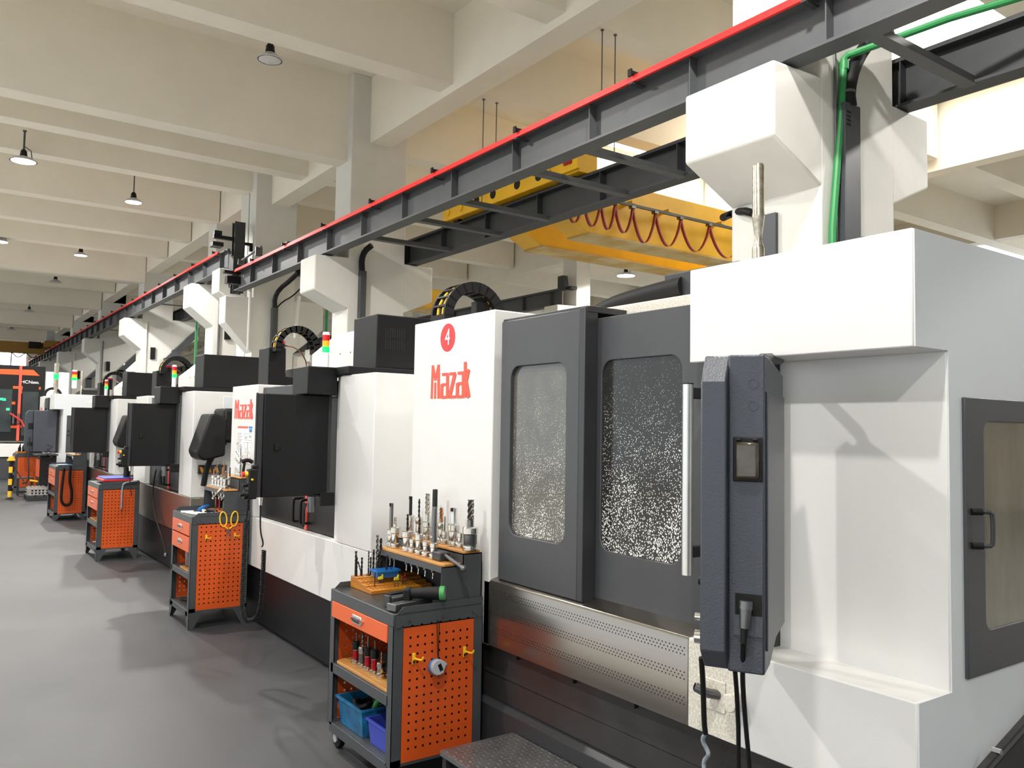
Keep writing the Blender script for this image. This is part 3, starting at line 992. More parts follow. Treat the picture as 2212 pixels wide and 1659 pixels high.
    h0, h1 = 1.425, 1.325
    hm = MB().tube([(2.535, Y(1.206), h0), (2.56, Y(1.170), h0), (2.568, Y(1.165), h0 - .006), (2.568, Y(1.165), h1 + .006), (2.56, Y(1.170), h1), (2.535, Y(1.206), h1)], .0065, 8, 1)
    hm = hm.build('handle', 'mc_dark', d)
    for z in (h0, h1):
        MB().cyl((2.525, Y(1.206), z), (2.548, Y(1.185), z), .0105, n=10).build('ferrule', 'black', hm)
    # dark sloping foot panel of the side wall
    MB().prism([(2.32, 0), (2.32, .60), (2.877, .773), (XB, 1.2), (XB, 0)], 'y', Y(1.19), Y(1.218)).build('side_foot', 'mc_base', root)
    MB().tube([(2.32, Y(1.185), .602), (2.877, Y(1.185), .775), (XB, Y(1.185), 1.2)], .009, 6).build('side_seal', 'black', root)
    if detail:
        p = at(2148, 1621, Y=1.185)
        MB().cyl((p.x, 1.19, p.z), (p.x, 1.165, p.z), .009, n=10).build('bolt', 'chrome', root)
        bx(F - .0008, F + .001, 1.84, 2.048, .608, .905).build('worn_patch', 'mc_white_worn', root, smooth=False)
        # tap plate, elbow and cap below the pendant
        q = at(1530, 1495, X=F - .003)
        B(F - .006, F - .001, q.y - .075, q.y + .045, q.z - .055, q.z + .05).build('plate', 'mc_white_worn', root, bevel=.003)
        e = at(1503, 1483, X=F - .06)
        tp = MB().tube([(F - .002, e.y - .05, e.z - .025), (F - .045, e.y - .03, e.z - .015), (F - .062, e.y, e.z)], .016, 12, 1).build('drain_elbow', 'steel_dark', root)
        MB().cyl((F - .0625, e.y + .002, e.z + .001), (F - .0635, e.y + .004, e.z + .0015), .012, n=12).build('bore', 'hole_dark', tp)
        g = at(1580, 1518, X=F - .03)
        MB().cyl((F, g.y - .005, g.z), (F - .045, g.y, g.z), .03, n=22).build('plug', 'mc_white_worn', root, bevel=.003)
    # on the roof
    hose_arch(root, 2.49, 2.265, Y(3.88), Y(4.03), .205, .148)
    bx(2.52, 2.6, 3.92, 3.98, 2.23, 2.37).build('junction_box', 'black', root, bevel=.004)
    p0, p1_ = at(1437, 597, X=3.0), at(1490, 640, X=3.0)
    bx(3.0, 3.5, 2.45, 2.92, 2.20, 2.435).build('motor_cover', 'mc_dark', root, bevel=.006)
    MB().tube([(2.95, Y(3.44), 2.24), (2.98, Y(3.30), 2.31), (3.0, Y(3.05), 2.34), (3.02, Y(2.8), 2.36)], .055, 12, 2).build('roof_duct', 'rubber', root)
    # ribbed black duct over the upper box and the metal post
    T = Matrix.Translation((3.02, Y(1.75), 2.235)) @ Matrix.Rotation(math.radians(0), 4, 'Z')
    ar = MB(T).ring((0, 0), .09, .16, 'x', -.16, .16, 20, 0, math.pi).build('cable_carrier', 'rubber', root)
    mb = MB(T)
    for i in range(15):
        t_ = math.pi * i / 14
        mb.tube([(-.162, .16 * math.cos(t_), .16 * math.sin(t_)), (-.162, .09 * math.cos(t_), .09 * math.sin(t_))], .006, 5)
    mb.build('ribs', 'black', ar)
    q0, q1 = at(1638, 548, X=2.9), at(1635, 356, X=2.9)
    px_, py_ = 2.9, q0.y
    MB().lathe([(.026, -.2), (.026, q0.z - 2.234 + .02), (.022, q0.z - 2.234 + .035), (.016, q0.z - 2.234 + .05), (.016, q0.z - 2.234 + .075), (.026, q0.z - 2.234 + .155),
                (.027, q0.z - 2.234 + .17), (.025, q0.z - 2.234 + .18), (.025, q1.z - 2.234 - .012), (.021, q1.z - 2.234), (.001, q1.z - 2.234)],
               (px_, Y(py_), 2.234), 20).build('vent_post', 'brass_post', root)

    if not detail:
        pn = bpy.data.objects.new('control_pendant', None)
        COL.objects.link(pn)
        pn.parent = root
        pn.location = Vector((2.0, Y(1.6), .95)) - wloc(root)
        MB().prism([(1.90, .95), (1.90, 1.86), (2.34, 1.87), (2.34, .95)], 'y', Y(1.55), Y(1.72)).build('housing', 'pendant', pn, bevel=.01)
        MB().prism([(1.74, 1.0), (1.74, 1.78), (1.79, 1.86), (1.90, 1.86), (1.90, .95), (1.78, .95)], 'y', Y(1.66), Y(1.76)).build('bezel', 'pendant', pn, bevel=.01)
        B(1.80, 1.89, Y(1.645), Y(1.66), 1.45, 1.58).build('socket_lid', 'black', pn, bevel=.004)
        B(1.80, 1.89, Y(1.645), Y(1.66), 1.08, 1.16).build('pocket', 'black', pn, bevel=.004)
        MB().tube([(2.3, Y(1.7), 1.85), (2.35, Y(1.7), 1.93)], .03, 8).build('arm', 'mc_dark', pn)
        return root
    # ---- control pendant, swung out in front of the recess
    a = Vector((1.835, 1.411 + dy, 0))
    U, V = Vector((.866, .5, 0)), Vector((-.5, .866, 0))
    T = frame(a, U, V)          # local x into depth, y to the left, z up
    zt, zb = 1.86, 1.004
    pn = bpy.data.objects.new('control_pendant', None)
    COL.objects.link(pn)
    pn.parent = root
    pn.location = Vector((a.x, a.y, zb)) - wloc(root)
    tB, tA = .098, .165
    MB(T).prism([(0, zb), (0, zt), (.08, zt), (.42, zt - .03), (.42, zb + .10), (.10, zb)], 'y', 0, tB).build('housing', 'pendant', pn, bevel=.006)
    MB(T).box(.02, .40, -.006, 0.0, zb + .06, zt - .10).build('back_cover', 'pendant', pn, bevel=.002)
    MB(T).prism([(-.035, zb + .055), (-.035, zt - .075), (.02, zt), (.42, zt), (.42, zb), (.02, zb)], 'y', tB - .002, tA).build('bezel', 'pendant', pn, bevel=.005)
    MB(T).prism([(.02, zb + .02), (.02, zt - .05), (.40, zt - .05), (.40, zb + .02)], 'y', tA, tA + .006).build('keypad', 'mc_black', pn)
    if detail:
        for z, h in ((1.13, .02), (1.075, .035)):
            MB(T).cyl((.05, tA + .004, z), (.05, tA + .03, z), h * .55, n=14).build('knob', 'chrome', pn)
        MB(T).cyl((.05, tA + .004, 1.23), (.05, tA + .02, 1.23), .012, n=12).build('knob', 'black', pn)
        # hinged socket cover
        yc = .045
        cv = MB(T).box(-.006, .0, yc - .04, yc + .038, 1.515, 1.635).build('socket_frame', 'black', pn, bevel=.003)
        MB(T).box(-.022, -.004, yc - .032, yc + .03, 1.522, 1.622).build('socket_lid', 'lid_smoke', cv, bevel=.009, seg=3)
        for s in (-1, 1):
            MB(T).cyl((-.012, yc + s * .022 - .006, 1.628), (-.012, yc + s * .022 + .006, 1.628), .004, n=8).build('hinge', 'black', cv)
        # cable plug in its pocket
        pk = MB(T).box(-.0012, 0.001, yc - .038, yc + .032, 1.155, 1.215).build('pocket', 'hole_dark', pn, smooth=False)
        MB(T).prism([(-.001, 1.105), (-.001, 1.16), (-.006, 1.105)], 'y', yc - .04, yc + .034).build('pocket_lip', 'pendant', pk)
        c0 = T @ Vector((-.022, yc, 1.20))
        c1 = T @ Vector((-.03, yc + .003, 1.13))
        c2_ = T @ Vector((-.033, yc + .005, 1.09))
        pg = MB().cyl(c0, c0.lerp(c1, .3), .018, n=16).cyl(c0.lerp(c1, .3), c1, .016, .012, n=16).build('plug', 'steel_dark', pn)
        MB().cyl(c1, c2_, .010, .008, n=12).build('strain_relief', 'rubber', pg)
        for zc in (1.78, 1.72):
            MB(T).ring((.03, zc), .012, .0135, 'x', -.0012, .0, 20).build('knockout', 'pendant', pn)
        e0 = at(1603, 1395, X=c2_.x)
        MB().tube([c2_, at(1604, 1450, X=1.83), at(1605, 1490, X=1.86), at(1612, 1580, X=1.95), at(1618, 1640, X=2.02), at(1624, 1740, X=2.1)], .0068, 8, 1).build('cable', 'rubber', pn)
        MB().tube([at(1588, 1450, X=1.86), at(1592, 1500, X=1.9), at(1596, 1590, X=1.98), at(1594, 1740, X=2.1)], .0066, 8, 1).build('cable', 'rubber', pn)
        MB().tube([at(1515, 1420, X=1.88), at(1519, 1480, X=1.9), at(1521, 1560, X=1.92), at(1524, 1585, X=1.93)], .008, 8, 1).build('hose', 'rubber', pn)
        MB().tube([at(1525, 1583, X=1.93), at(1516, 1597, X=1.93), at(1526, 1617, X=1.94), at(1532, 1630, X=1.94), at(1520, 1643, X=1.95), at(1521, 1662, X=1.95), at(1521, 1740, X=1.96)], .0065, 8, 2).build('hose_end', 'cable_grey', pn)
    # arm to the box
    MB().tube([T @ Vector((.36, .06, zt - .03)), T @ Vector((.40, .06, zt + .02)), (2.35, 1.75 + dy, 1.9)], .02, 10).build('arm', 'mc_dark', pn)
    return root


grey_machine(0.0, 'white and grey machining centre with a red number 4 disc, nearest machine on the right', True)


# ---------------------------------------------------------------- black and white machines behind it
def black_machine(yc, label, apron='mc_white', near_arm=False, poster=True, detail=True, coil=True):
    root = thing('machining_centre', (F + 1.0, yc + 1.45, 0), label, 'machine')

    def bx(x0, x1, y0, y1, z0, z1):
        return B(F + x0, F + x1, yc + y0, yc + y1, z0, z1)
    D = 2.1
    bx(.06, D, .02, 2.90, 0, .47).build('base', 'mc_black', root)
    bx(.03, .07, .02, 2.90, .03, .455).build('kick_panel', 'mc_black', root, bevel=.003)
    sk = bx(0, D, 0, 2.92, .47, .872).build('skirt', apron, root, bevel=.005)
    MB().prism([(F, yc), (F, yc + .50), (F + .06, yc + .70), (F + D, yc + .70), (F + D, yc)], 'z', .874, 1.98).build('right_cabinet', 'mc_white', root, bevel=.005)
    bx(.30, .9, -.004, .0, .95, 1.93).build('side_panel', 'mc_side', root, bevel=.002)
    lc = bx(0, D, 2.225, 2.92, .874, 1.98).build('left_column', 'mc_white', root, bevel=.005)
    bx(.12, D, .69, 2.24, .874, 1.92).build('enclosure', 'mc_black', root)
    bx(.05, .3, .69, 2.24, 1.84, 1.955).build('header', 'mc_dark', root, bevel=.004)
    dr = bx(.060, .085, .70, 1.18, .88, 1.84).build('door', 'mc_black', root, bevel=.003)
    dl = bx(.058, .085, 1.22, 2.235, .88, 1.84).build('door', 'mc_black', root, bevel=.003)
    bx(.048, .084, 1.18, 1.22, .88, 1.955).build('red_strip', 'strip_red', root, bevel=.002)
    for dd, y in ((dr, 1.15), (dl, 1.30)):
        MB().tube([(F + .06, yc + y, 1.10), (F + .0, yc + y, 1.10), (F - .01, yc + y, 1.09), (F - .01, yc + y, .94), (F + .0, yc + y, .93), (F + .06, yc + y, .93)],
                  .0105, 8, 1).build('handle', 'black', dd)
    maker_logo(lc, frame((F - .001, yc + 2.585, 1.775), (0, -1, 0), (0, 0, 1)), .50, .165, 'logo_red' if False else 'strip_red')
    if poster:
        po = bx(-.0015, .001, 2.31, 2.74, 1.30, 1.625).build('notice', 'paper', lc, smooth=False)
        T = frame((F - .002, yc + 2.74, 1.625), (0, -1, 0), (0, 0, 1))

        def strip(x0, x1, y0, y1, m, nm='print'):
            MB(T).box(x0, x1, -y1, -y0, 0, .0006).build(nm, m, po, smooth=False)
        strip(.01, .30, .0, .018, 'strip_red')
        strip(.315, .42, .0, .018, 'print_blue')
        strip(.335, .41, .022, .05, 'print_blue')
        mb = MB(T)
        for i in range(15):
            y = .06 + i * .0135
            mb.box(.012, random.uniform(.10, .19), -y - .005, -y, 0, .0006)
        for x0, x1, y0, y1 in ((.21, .30, .06, .12), (.32, .41, .06, .12), (.21, .30, .135, .32), (.31, .41, .135, .32)):
            for u, v, uu, vv in ((x0, y0, x1, y0 + .003), (x0, y1 - .003, x1, y1), (x0, y0, x0 + .004, y1), (x1 - .004, y0, x1, y1)):
                mb.box(u, uu, -vv, -v, 0, .0006)
            for _ in range(5):
                u, v = random.uniform(x0 + .02, x1 - .03), random.uniform(y0 + .015, y1 - .02)
                mb.box(u, u + .018, -v - .008, -v, 0, .0006)
        mb.build('print', 'print_grey', po, smooth=False)
        strip(.10, .18, .255, .32, 'print_dark')
    # pendant arm, vent box and sloped cover on top
    arm = bx(-.21, -.0, .57, .85, 1.85, 2.037).build('arm_head', 'mc_black', root, bevel=.006)
    for z in (1.90, 1.975):
        MB().cyl((F - .10, yc + .568, z), (F - .10, yc + .575, z), .006, n=8).build('screw', 'hole_dark', arm)
    bx(-.02, 1.2, .35, .85, 1.985, 2.037).build('arm_beam', 'mc_black', root, bevel=.004)
    vb = bx(.184, .86, .37, .74, 2.037, 2.40).build('vent_box', 'mc_black', root, bevel=.005)
    for r_ in range(2):
        for c in range(9):
            x = .245 + c * .0175
            bx(x, x + .008, .3685, .371, 2.165 + r_ * .078, 2.233 + r_ * .078).build('slot', 'hole_dark', vb, smooth=False)
    cov = MB().prism([(F + .20, 2.037), (F + .20, 2.20), (F + .40, 2.375), (F + .8, 2.375), (F + .8, 2.037)], 'y', yc + .74, yc + 1.55).build('sloped_cover', 'mc_white', root, bevel=.005)
    for y in (.82, 1.0):
        MB().cyl((F + .197, yc + y, 2.17), (F + .203, yc + y, 2.17), .006, n=8).build('screw', 'steel_dark', cov)
    MB().prism([(F + .11, 1.975), (F + .11, 2.305), (F + .26, 2.305), (F + .265, 2.06), (F + .35, 2.055), (F + .36, 2.14), (F + .5, 2.14), (F + .5, 1.975)],
               'y', yc + 2.30, yc + 2.56).build('notched_cover', 'mc_black', root, bevel=.004)
    hose_arch(root, F + .335, 2.30, yc + 2.20, yc + 2.33, .2, .15)
    mo = MB().lathe([(.055, 0), (.055, .17)], (F + .30, yc + 2.6, 2.2), 14).build('axis_motor', 'black', root)
    MB().lathe([(.058, 0), (.058, .025), (.03, .03)], (F + .30, yc + 2.6, 2.37), 12).build('motor_cap', 'red_body', mo)
    MB().tube([(F + .34, yc + 2.6, 2.36), (F + .42, yc + 2.5, 2.34), (F + .48, yc + 2.42, 2.25), (F + .5, yc + 2.4, 2.12)], .006, 6, 1).build('cable', 'copper', mo)
    signal_tower(root, F - .05, yc + .67, 2.037)
    # control pendant, seen from its closed back
    pn = bpy.data.objects.new('control_pendant', None)
    COL.objects.link(pn)
    pn.parent = root
    pn.location = Vector((F - .26, yc + .72, 1.17)) - wloc(root)
    bx(-.46, -.015, .67, .78, 1.172, 1.848).build('housing', 'mc_black', pn, bevel=.005)
    MB().prism([(F - .459, yc + .685), (F - .459, yc + .76), (F - .488, yc + .76), (F - .503, yc + .69)], 'z', 1.172, 1.848).build('bezel', 'mc_dark', pn, bevel=.004)
    bx(-.506, -.50, .676, .70, 1.30, 1.852).build('bezel_edge', 'black', pn, bevel=.002)
    bx(-.015, .012, .68, .76, 1.20, 1.85).build('hinge_post', 'mc_dark', pn, bevel=.004)
    lk = bx(-.385, -.355, .655, .672, 1.475, 1.52).build('lock', 'mc_black', pn, bevel=.002)
    MB().cyl((F - .345, yc + .672, 1.495), (F - .345, yc + .660, 1.495), .008, n=12).build('key_cylinder', 'black', lk)
    br = bx(-.06, .04, .66, .70, 1.10, 1.19).build('bracket', 'black', pn, bevel=.004)
    bx(-.11, -.05, .67, .75, 1.165, 1.185).build('bracket_foot', 'black', br, bevel=.003)
    # air gun hanging below
    ag = MB().cyl((F - .11, yc + .70, 1.06), (F - .11, yc + .70, 1.165), .026, n=14).build('pivot_tube', 'steel_dark', pn)
    MB().tube([(F - .15, yc + .70, 1.12), (F - .165, yc + .69, 1.08), (F - .16, yc + .69, 1.02), (F - .168, yc + .69, .965)], .011, 8, 1).build('air_gun', 'black', pn)
    # hand wheel unit
    if detail:
        hw = bx(-.555, -.50, .64, .70, 1.165, 1.36).build('hand_unit', 'black', pn, bevel=.008)
        bx(-.53, -.49, .65, .69, 1.36, 1.385).build('hanger', 'black', hw, bevel=.006)
        es = MB().cyl((F - .555, yc + .67, 1.325), (F - .575, yc + .67, 1.325), .018, n=16).build('emergency_collar', 'plastic_yellow', hw)
        MB().cyl((F - .575, yc + .67, 1.325), (F - .592, yc + .67, 1.325), .016, .018, n=16).build('emergency_button', 'red', hw)
        MB().cyl((F - .535, yc + .64, 1.292), (F - .535, yc + .632, 1.292), .007, n=10).build('lamp', 'plastic_yellow', hw)
        MB().cyl((F - .555, yc + .67, 1.255), (F - .585, yc + .67, 1.255), .012, n=12).build('selector', 'black', hw)
        MB().cyl((F - .555, yc + .67, 1.195), (F - .578, yc + .67, 1.195), .03, n=20).build('hand_wheel', 'black', hw)
        MB().cyl((F - .578, yc + .67, 1.195), (F - .600, yc + .67, 1.195), .012, n=12).build('wheel_knob', 'black', hw)
        MB().cyl((F - .455, yc + .70, 1.172), (F - .455, yc + .70, 1.12), .016, .011, n=14).build('connector', 'chrome', pn)
        MB().tube([(F - .455, yc + .70, 1.12), (F - .452, yc + .70, .95), (F - .43, yc + .69, .87), (F - .442, yc + .69, .85)], .005, 6, 2).build('cable', 'rubber', pn)
    if coil:
        # coiled lead: a helix hanging in a long U
        path = []
        cp = [Vector(p) for p in ((-.545, .67, 1.16), (-.555, .67, 1.0), (-.56, .67, .75), (-.565, .67, .50), (-.545, .67, .40), (-.49, .67, .385), (-.445, .67, .44), (-.435, .67, .6), (-.43, .68, .83))]
        for _ in range(3):
            Q = [cp[0]]
            for a, b in zip(cp[:-1], cp[1:]):
                Q += [a.lerp(b, .25), a.lerp(b, .75)]
            cp = Q + [cp[-1]]
        L = [0]
        for a, b in zip(cp[:-1], cp[1:]):
            L.append(L[-1] + (b - a).length)
        n = 700
        for i in range(n):
            s = L[-1] * i / (n - 1)
            j = max(k for k in range(len(L)) if L[k] <= s)
            j = min(j, len(cp) - 2)
            tt = (s - L[j]) / max(1e-6, L[j + 1] - L[j])
            c = cp[j].lerp(cp[j + 1], tt)
            d = (cp[j + 1] - cp[j]).normalized()
            u_ = Vector((0, 1, 0))
            w_ = d.cross(u_)
            ph = 2 * math.pi * s / .0105
            rr = .013 if s > .12 else .002
            path.append((F + c.x + rr * (math.cos(ph) * u_ + math.sin(ph) * w_).x, yc + c.y + rr * math.cos(ph), c.z + rr * math.sin(ph) * w_.z))
        MB().tube(path, .0048, 4).build('coiled_lead', 'rubber', pn)
    if near_arm:
        # dark chute with hazard plate on the near side wall
        bx(.20, .62, -.38, -.005, 1.45, 1.80).build('chip_bin', 'mc_black', root, bevel=.03)
        for z in (1.56, 1.62, 1.68):
            bx(.24, .42, -.386, -.379, z, z + .008).build('louvre', 'hole_dark', root, smooth=False)
        MB().prism([(F - .03, 1.30), (F - .06, 1.36), (F + .06, 1.74), (F + .12, 1.74), (F + .22, 1.70), (F + .22, 1.32), (F + .02, 1.27)], 'y', yc - .42, yc - .06).build('chute_cover', 'black', root, bevel=.02)
        hz = bx(.06, .35, -.04, -.004, 1.12, 1.21).build('warning_plate', 'mc_dark', root, smooth=False)
        for i in range(3):
            x = F + .07 + i * .075
            MB().prism([(x, 1.19), (x + .03, 1.19), (x + .05, 1.13), (x + .02, 1.13)], 'y', yc - .0425, yc - .04).build('stripe', 'hazard', hz, smooth=False)
        MB().tube([(F + .3, yc - .1, 1.45), (F + .2, yc - .12, 1.35), (F + .12, yc - .12, 1.2), (F + .1, yc - .1, 1.0)], .03, 10, 2).build('suction_hose', 'rubber', root)
    return root


def door_code(m_, px, py):
    q = at(px, py, X=F + .055)
    d = [c for c in m_.children if c.name.startswith('door')][0]
    text('CL', .05, 'white', 'type_lettering', d, frame((F + .055, q.y, q.z), (0, -1, 0), (0, 0, 1)), 1.0)


black_machine(4.63, 'black and white machining centre directly behind the number 4 machine')
m2 = black_machine(8.88, 'black and white machining centre with brushed steel apron, third along the row', apron='steel_brushed', near_arm=True, coil=False)
m1 = black_machine(13.15, 'black and white machining centre, fourth along the row behind the steel apron one', apron='steel_brushed', near_arm=True, detail=False, coil=False)
door_code(m2, 374, 884)
door_code(m1, 227, 892)
grey_machine(19.38, 'far white machining centre with blue-grey pendant, fifth along the row', False)

# ================================================================== tool carts
def tool_cart(y0, y1, ztop, zbot, label, drawers, caster, rows, x0=1.74, x1=2.22, riser=None, cols=9, hz=None, shelf=.435):
    yc = (y0 + y1) / 2
    root = thing('tool_cart', ((x0 + x1) / 2, yc, 0), label, 'tool cart')

    def bx(a, b, c, d, e, f):
        return B(a, b, c, d, e, f)
    # worktop with turned up rims
    wt = bx(x0, x1, y0 + .004, y1, ztop - .058, ztop).build('worktop', 'cart_grey', root, bevel=.003)
    bx(x0 + .008, x1 - .002, y0 + .012, y1 - .01, ztop - .001, ztop + .0012).build('mat', 'cart_top', wt, smooth=False)
    MB().prism([(x0 + .02, ztop), (x0 + .05, ztop + .028), (x1, ztop + .032), (x1, ztop)], 'y', y0 + .002, y0 + .006).build('rim', 'cart_grey', wt, smooth=False)
    MB().prism([(x0 + .02, ztop), (x0 + .05, ztop + .028), (x1, ztop + .032), (x1, ztop)], 'y', y1 - .004, y1).build('rim', 'cart_grey', wt, smooth=False)
    # corner posts
    for px, sx in ((x0, 1), (x1, -1)):
        for py, sy in ((y0, 1), (y1, -1)):
            mb = MB().box(min(px, px + sx * .05), max(px, px + sx * .05), min(py, py + sy * .003), max(py, py + sy * .003), zbot, ztop - .058)
            mb.box(min(px, px + sx * .003), max(px, px + sx * .003), min(py, py + sy * .05), max(py, py + sy * .05), zbot, ztop - .058)
            mb.build('post', 'cart_grey', root, smooth=False)
    # shelves
    for z, nm in ((shelf, 'shelf'), (zbot + .012, 'bottom_shelf')):
        s = bx(x0 + .006, x1 - .004, y0 + .004, y1 - .004, z - .012, z).build(nm, 'cart_grey', root, smooth=False)
        bx(x0, x0 + .006, y0 + .04, y1 - .02, z - .05, z).build('lip', 'cart_grey', s, bevel=.002)
    bx(x0, x1, y0, y0 + .003, zbot, zbot + .03).build('sill', 'cart_grey', root, smooth=False)
    # drawers
    zt = ztop - .058
    for i, hgt in enumerate(drawers):
        zb_ = zt - hgt
        d = bx(x0 - .004, x0 + .30, y0 + .055, y1 - .025, zb_, zt).build('drawer', 'orange_drawer', root, bevel=.002)
        ym = (y0 + y1) / 2 + .02
        zm = (zb_ + zt) / 2
        h = bx(x0 - .009, x0 - .003, ym - .05, ym + .05, zm - .02, zm + .022).build('handle', 'alu', d, bevel=.003)
        MB().prism([(x0 - .010, zm + .012), (x0 - .022, zm + .006), (x0 - .010, zm - .012)], 'y', ym - .04, ym + .04).build('pull', 'chrome', h)
        MB().cyl((x0 - .004, ym - .065, zm + .005), (x0 - .014, ym - .065, zm + .005), .009, n=14).build('lock', 'chrome', d)
        zt = zb_ - .012
    # perforated panels
    z0, z1 = zbot + .014, ztop - .066
    hx = (x0 + x1) / 2 - (cols - 1) * .019
    pz = hz if hz else z0 + .055
    pegboard(root, y0 - .001, .0015, x0 + .052, x1 - .052, z0, z1, hx, pz, cols, rows)
    pegboard(root, y1 - .004, .0015, x0 + .05, x1 - .05, z0, z1, hx, pz, cols, rows)
    bx(x0 + .05, x1 - .05, y0 + .022, y0 + .024, z0, z1).build('hole_shade_sheet', 'mc_black', root, smooth=False)  # black sheet added behind the panel so its holes look shaded
    bx(x1 - .004, x1 - .002, y0 + .05, y1 - .05, z0, z1).build('back_panel', 'cart_grey', root, smooth=False)
    # hook rail with notched lower edge
    mb = MB()
    pts = [(x0 + .012, ztop - .062), (x0 + .012, ztop - .01), (x1 - .01, ztop - .002), (x1 - .01, ztop - .060)]
    n = 9
    for i in range(n):
        xa = x1 - .012 - (x1 - x0 - .03) * i / n
        w = (x1 - x0 - .03) / n
        pts += [(xa - w * .35, ztop - .060), (xa - w * .5, ztop - .052), (xa - w * .65, ztop - .060)]
    hr = MB().prism(pts, 'y', y0 - .005, y0 - .002).build('hook_rail', 'cart_grey', root, smooth=False)
    for f in (.16, .53, .88):
        xx = x0 + (x1 - x0) * f
        MB().lathe([(.008, 0), (.007, .003), (.001, .004)], (0, 0, 0), 6)
        MB(frame((xx, y0 - .005, ztop - .034), (1, 0, 0), (0, 0, 1))).cyl((0, 0, 0), (0, 0, .004), .0075, n=8).build('bolt', 'steel_dark', hr)
    if riser:
        zr1, zr2 = riser
        xs, xm = x0 + .245, x0 + .37
        rs = None
        for ya in (y0 + .014, y1 - .02):
            r = MB().prism([(xs, ztop), (xs + .01, zr1), (xm, zr1), (xm, zr2), (x1 - .002, zr2), (x1 - .002, ztop)], 'y', ya, ya + .003)
            rs = r.build('riser_side', 'cart_grey', root, smooth=False)
        bx(xs + .008, xm, y0 + .014, y1 - .017, zr1 - .004, zr1).build('riser_step', 'cart_grey', rs, smooth=False)
        bx(xs + .006, xs + .010, y0 + .014, y1 - .017, zr1 - .026, zr1).build('riser_lip', 'cart_grey', rs, smooth=False)
        bx(xm, x1 - .002, y0 + .014, y1 - .017, zr2 - .004, zr2).build('riser_step', 'cart_grey', rs, smooth=False)
        bx(xm, xm + .004, y0 + .014, y1 - .017, zr1, zr2).build('riser_face', 'cart_grey', rs, smooth=False)
        bx(x1 - .006, x1 - .002, y0 + .014, y1 - .017, ztop, zr2).build('riser_back', 'cart_grey', rs, smooth=False)
        for a, b, z in ((xs + .014, xm - .004, zr1), (xm + .006, x1 - .008, zr2)):
            ya, yb = y0 + .022, y1 - .025
            MB().prism([(a, ya + .02), (a + .012, ya), (b, ya), (b, yb), (a + .012, yb), (a, yb - .02)], 'z', z, z + .012).build('tool_board', 'wood', rs, bevel=.002)
    # feet
    if caster:
        for cx_ in (x0 + .05, x1 - .05):
            for cy_ in (y0 + .06, y1 - .06):
                cs = bx(cx_ - .03, cx_ + .03, cy_ - .03, cy_ + .03, zbot - .006, zbot).build('caster', 'steel_dark', root, smooth=False)
                MB().prism([(cy_ - .012, zbot - .006), (cy_ + .024, zbot - .006), (cy_ + .036, .045), (cy_ + .012, .045)], 'x', cx_ - .022, cx_ - .018).build('fork', 'steel_dark', cs)
                MB().prism([(cy_ - .012, zbot - .006), (cy_ + .024, zbot - .006), (cy_ + .036, .045), (cy_ + .012, .045)], 'x', cx_ + .018, cx_ + .022).build('fork', 'steel_dark', cs)
                MB().cyl((cx_ - .016, cy_ + .024, .05), (cx_ + .016, cy_ + .024, .05), .05, n=24).build('wheel', 'rubber', cs, bevel=.005)
                MB().cyl((cx_ - .024, cy_ + .024, .05), (cx_ + .024, cy_ + .024, .05), .022, n=16).build('hub', 'grey_light', cs)
    else:
        for px, sx in ((x0, 1), (x1, -1)):
            for py, sy in ((y0, 1), (y1, -1)):
                mb = MB()
                mb.prism([(px, zbot), (px + sx * .11, zbot), (px + sx * .035, 0), (px, 0)], 'y', min(py, py + sy * .003), max(py, py + sy * .003))
                mb.prism([(py, zbot), (py + sy * .11, zbot), (py + sy * .035, 0), (py, 0)], 'x', min(px, px + sx * .003), max(px, px + sx * .003))
                mb.build('foot', 'cart_grey', root, smooth=False)
    return root


def twist(mb, x, y, z0, z1, r, lobes=3, turns=1.0, depth=.45, n=24, lean=(0, 0)):
    """fluted cutter body: star section swept with a twist"""
    k = lobes * 4
    vs, fs = [], []
    for i in range(n + 1):
        s = i / n
        ph = 2 * math.pi * turns * s
        for j in range(k):
            t = 2 * math.pi * j / k
            rr = r * (1 - depth * (0.5 - 0.5 * math.cos(lobes * t)) ** 1.5)
            vs.append((x + lean[0] * s + rr * math.cos(t + ph), y + lean[1] * s + rr * math.sin(t + ph), z0 + (z1 - z0) * s))
    for i in range(n):
        fs += [(i * k + j, i * k + (j + 1) % k, (i + 1) * k + (j + 1) % k, (i + 1) * k + j) for j in range(k)]
    fs += [tuple(range(k - 1, -1, -1)), tuple(range(n * k, n * k + k))]
    return mb.add(vs, fs)


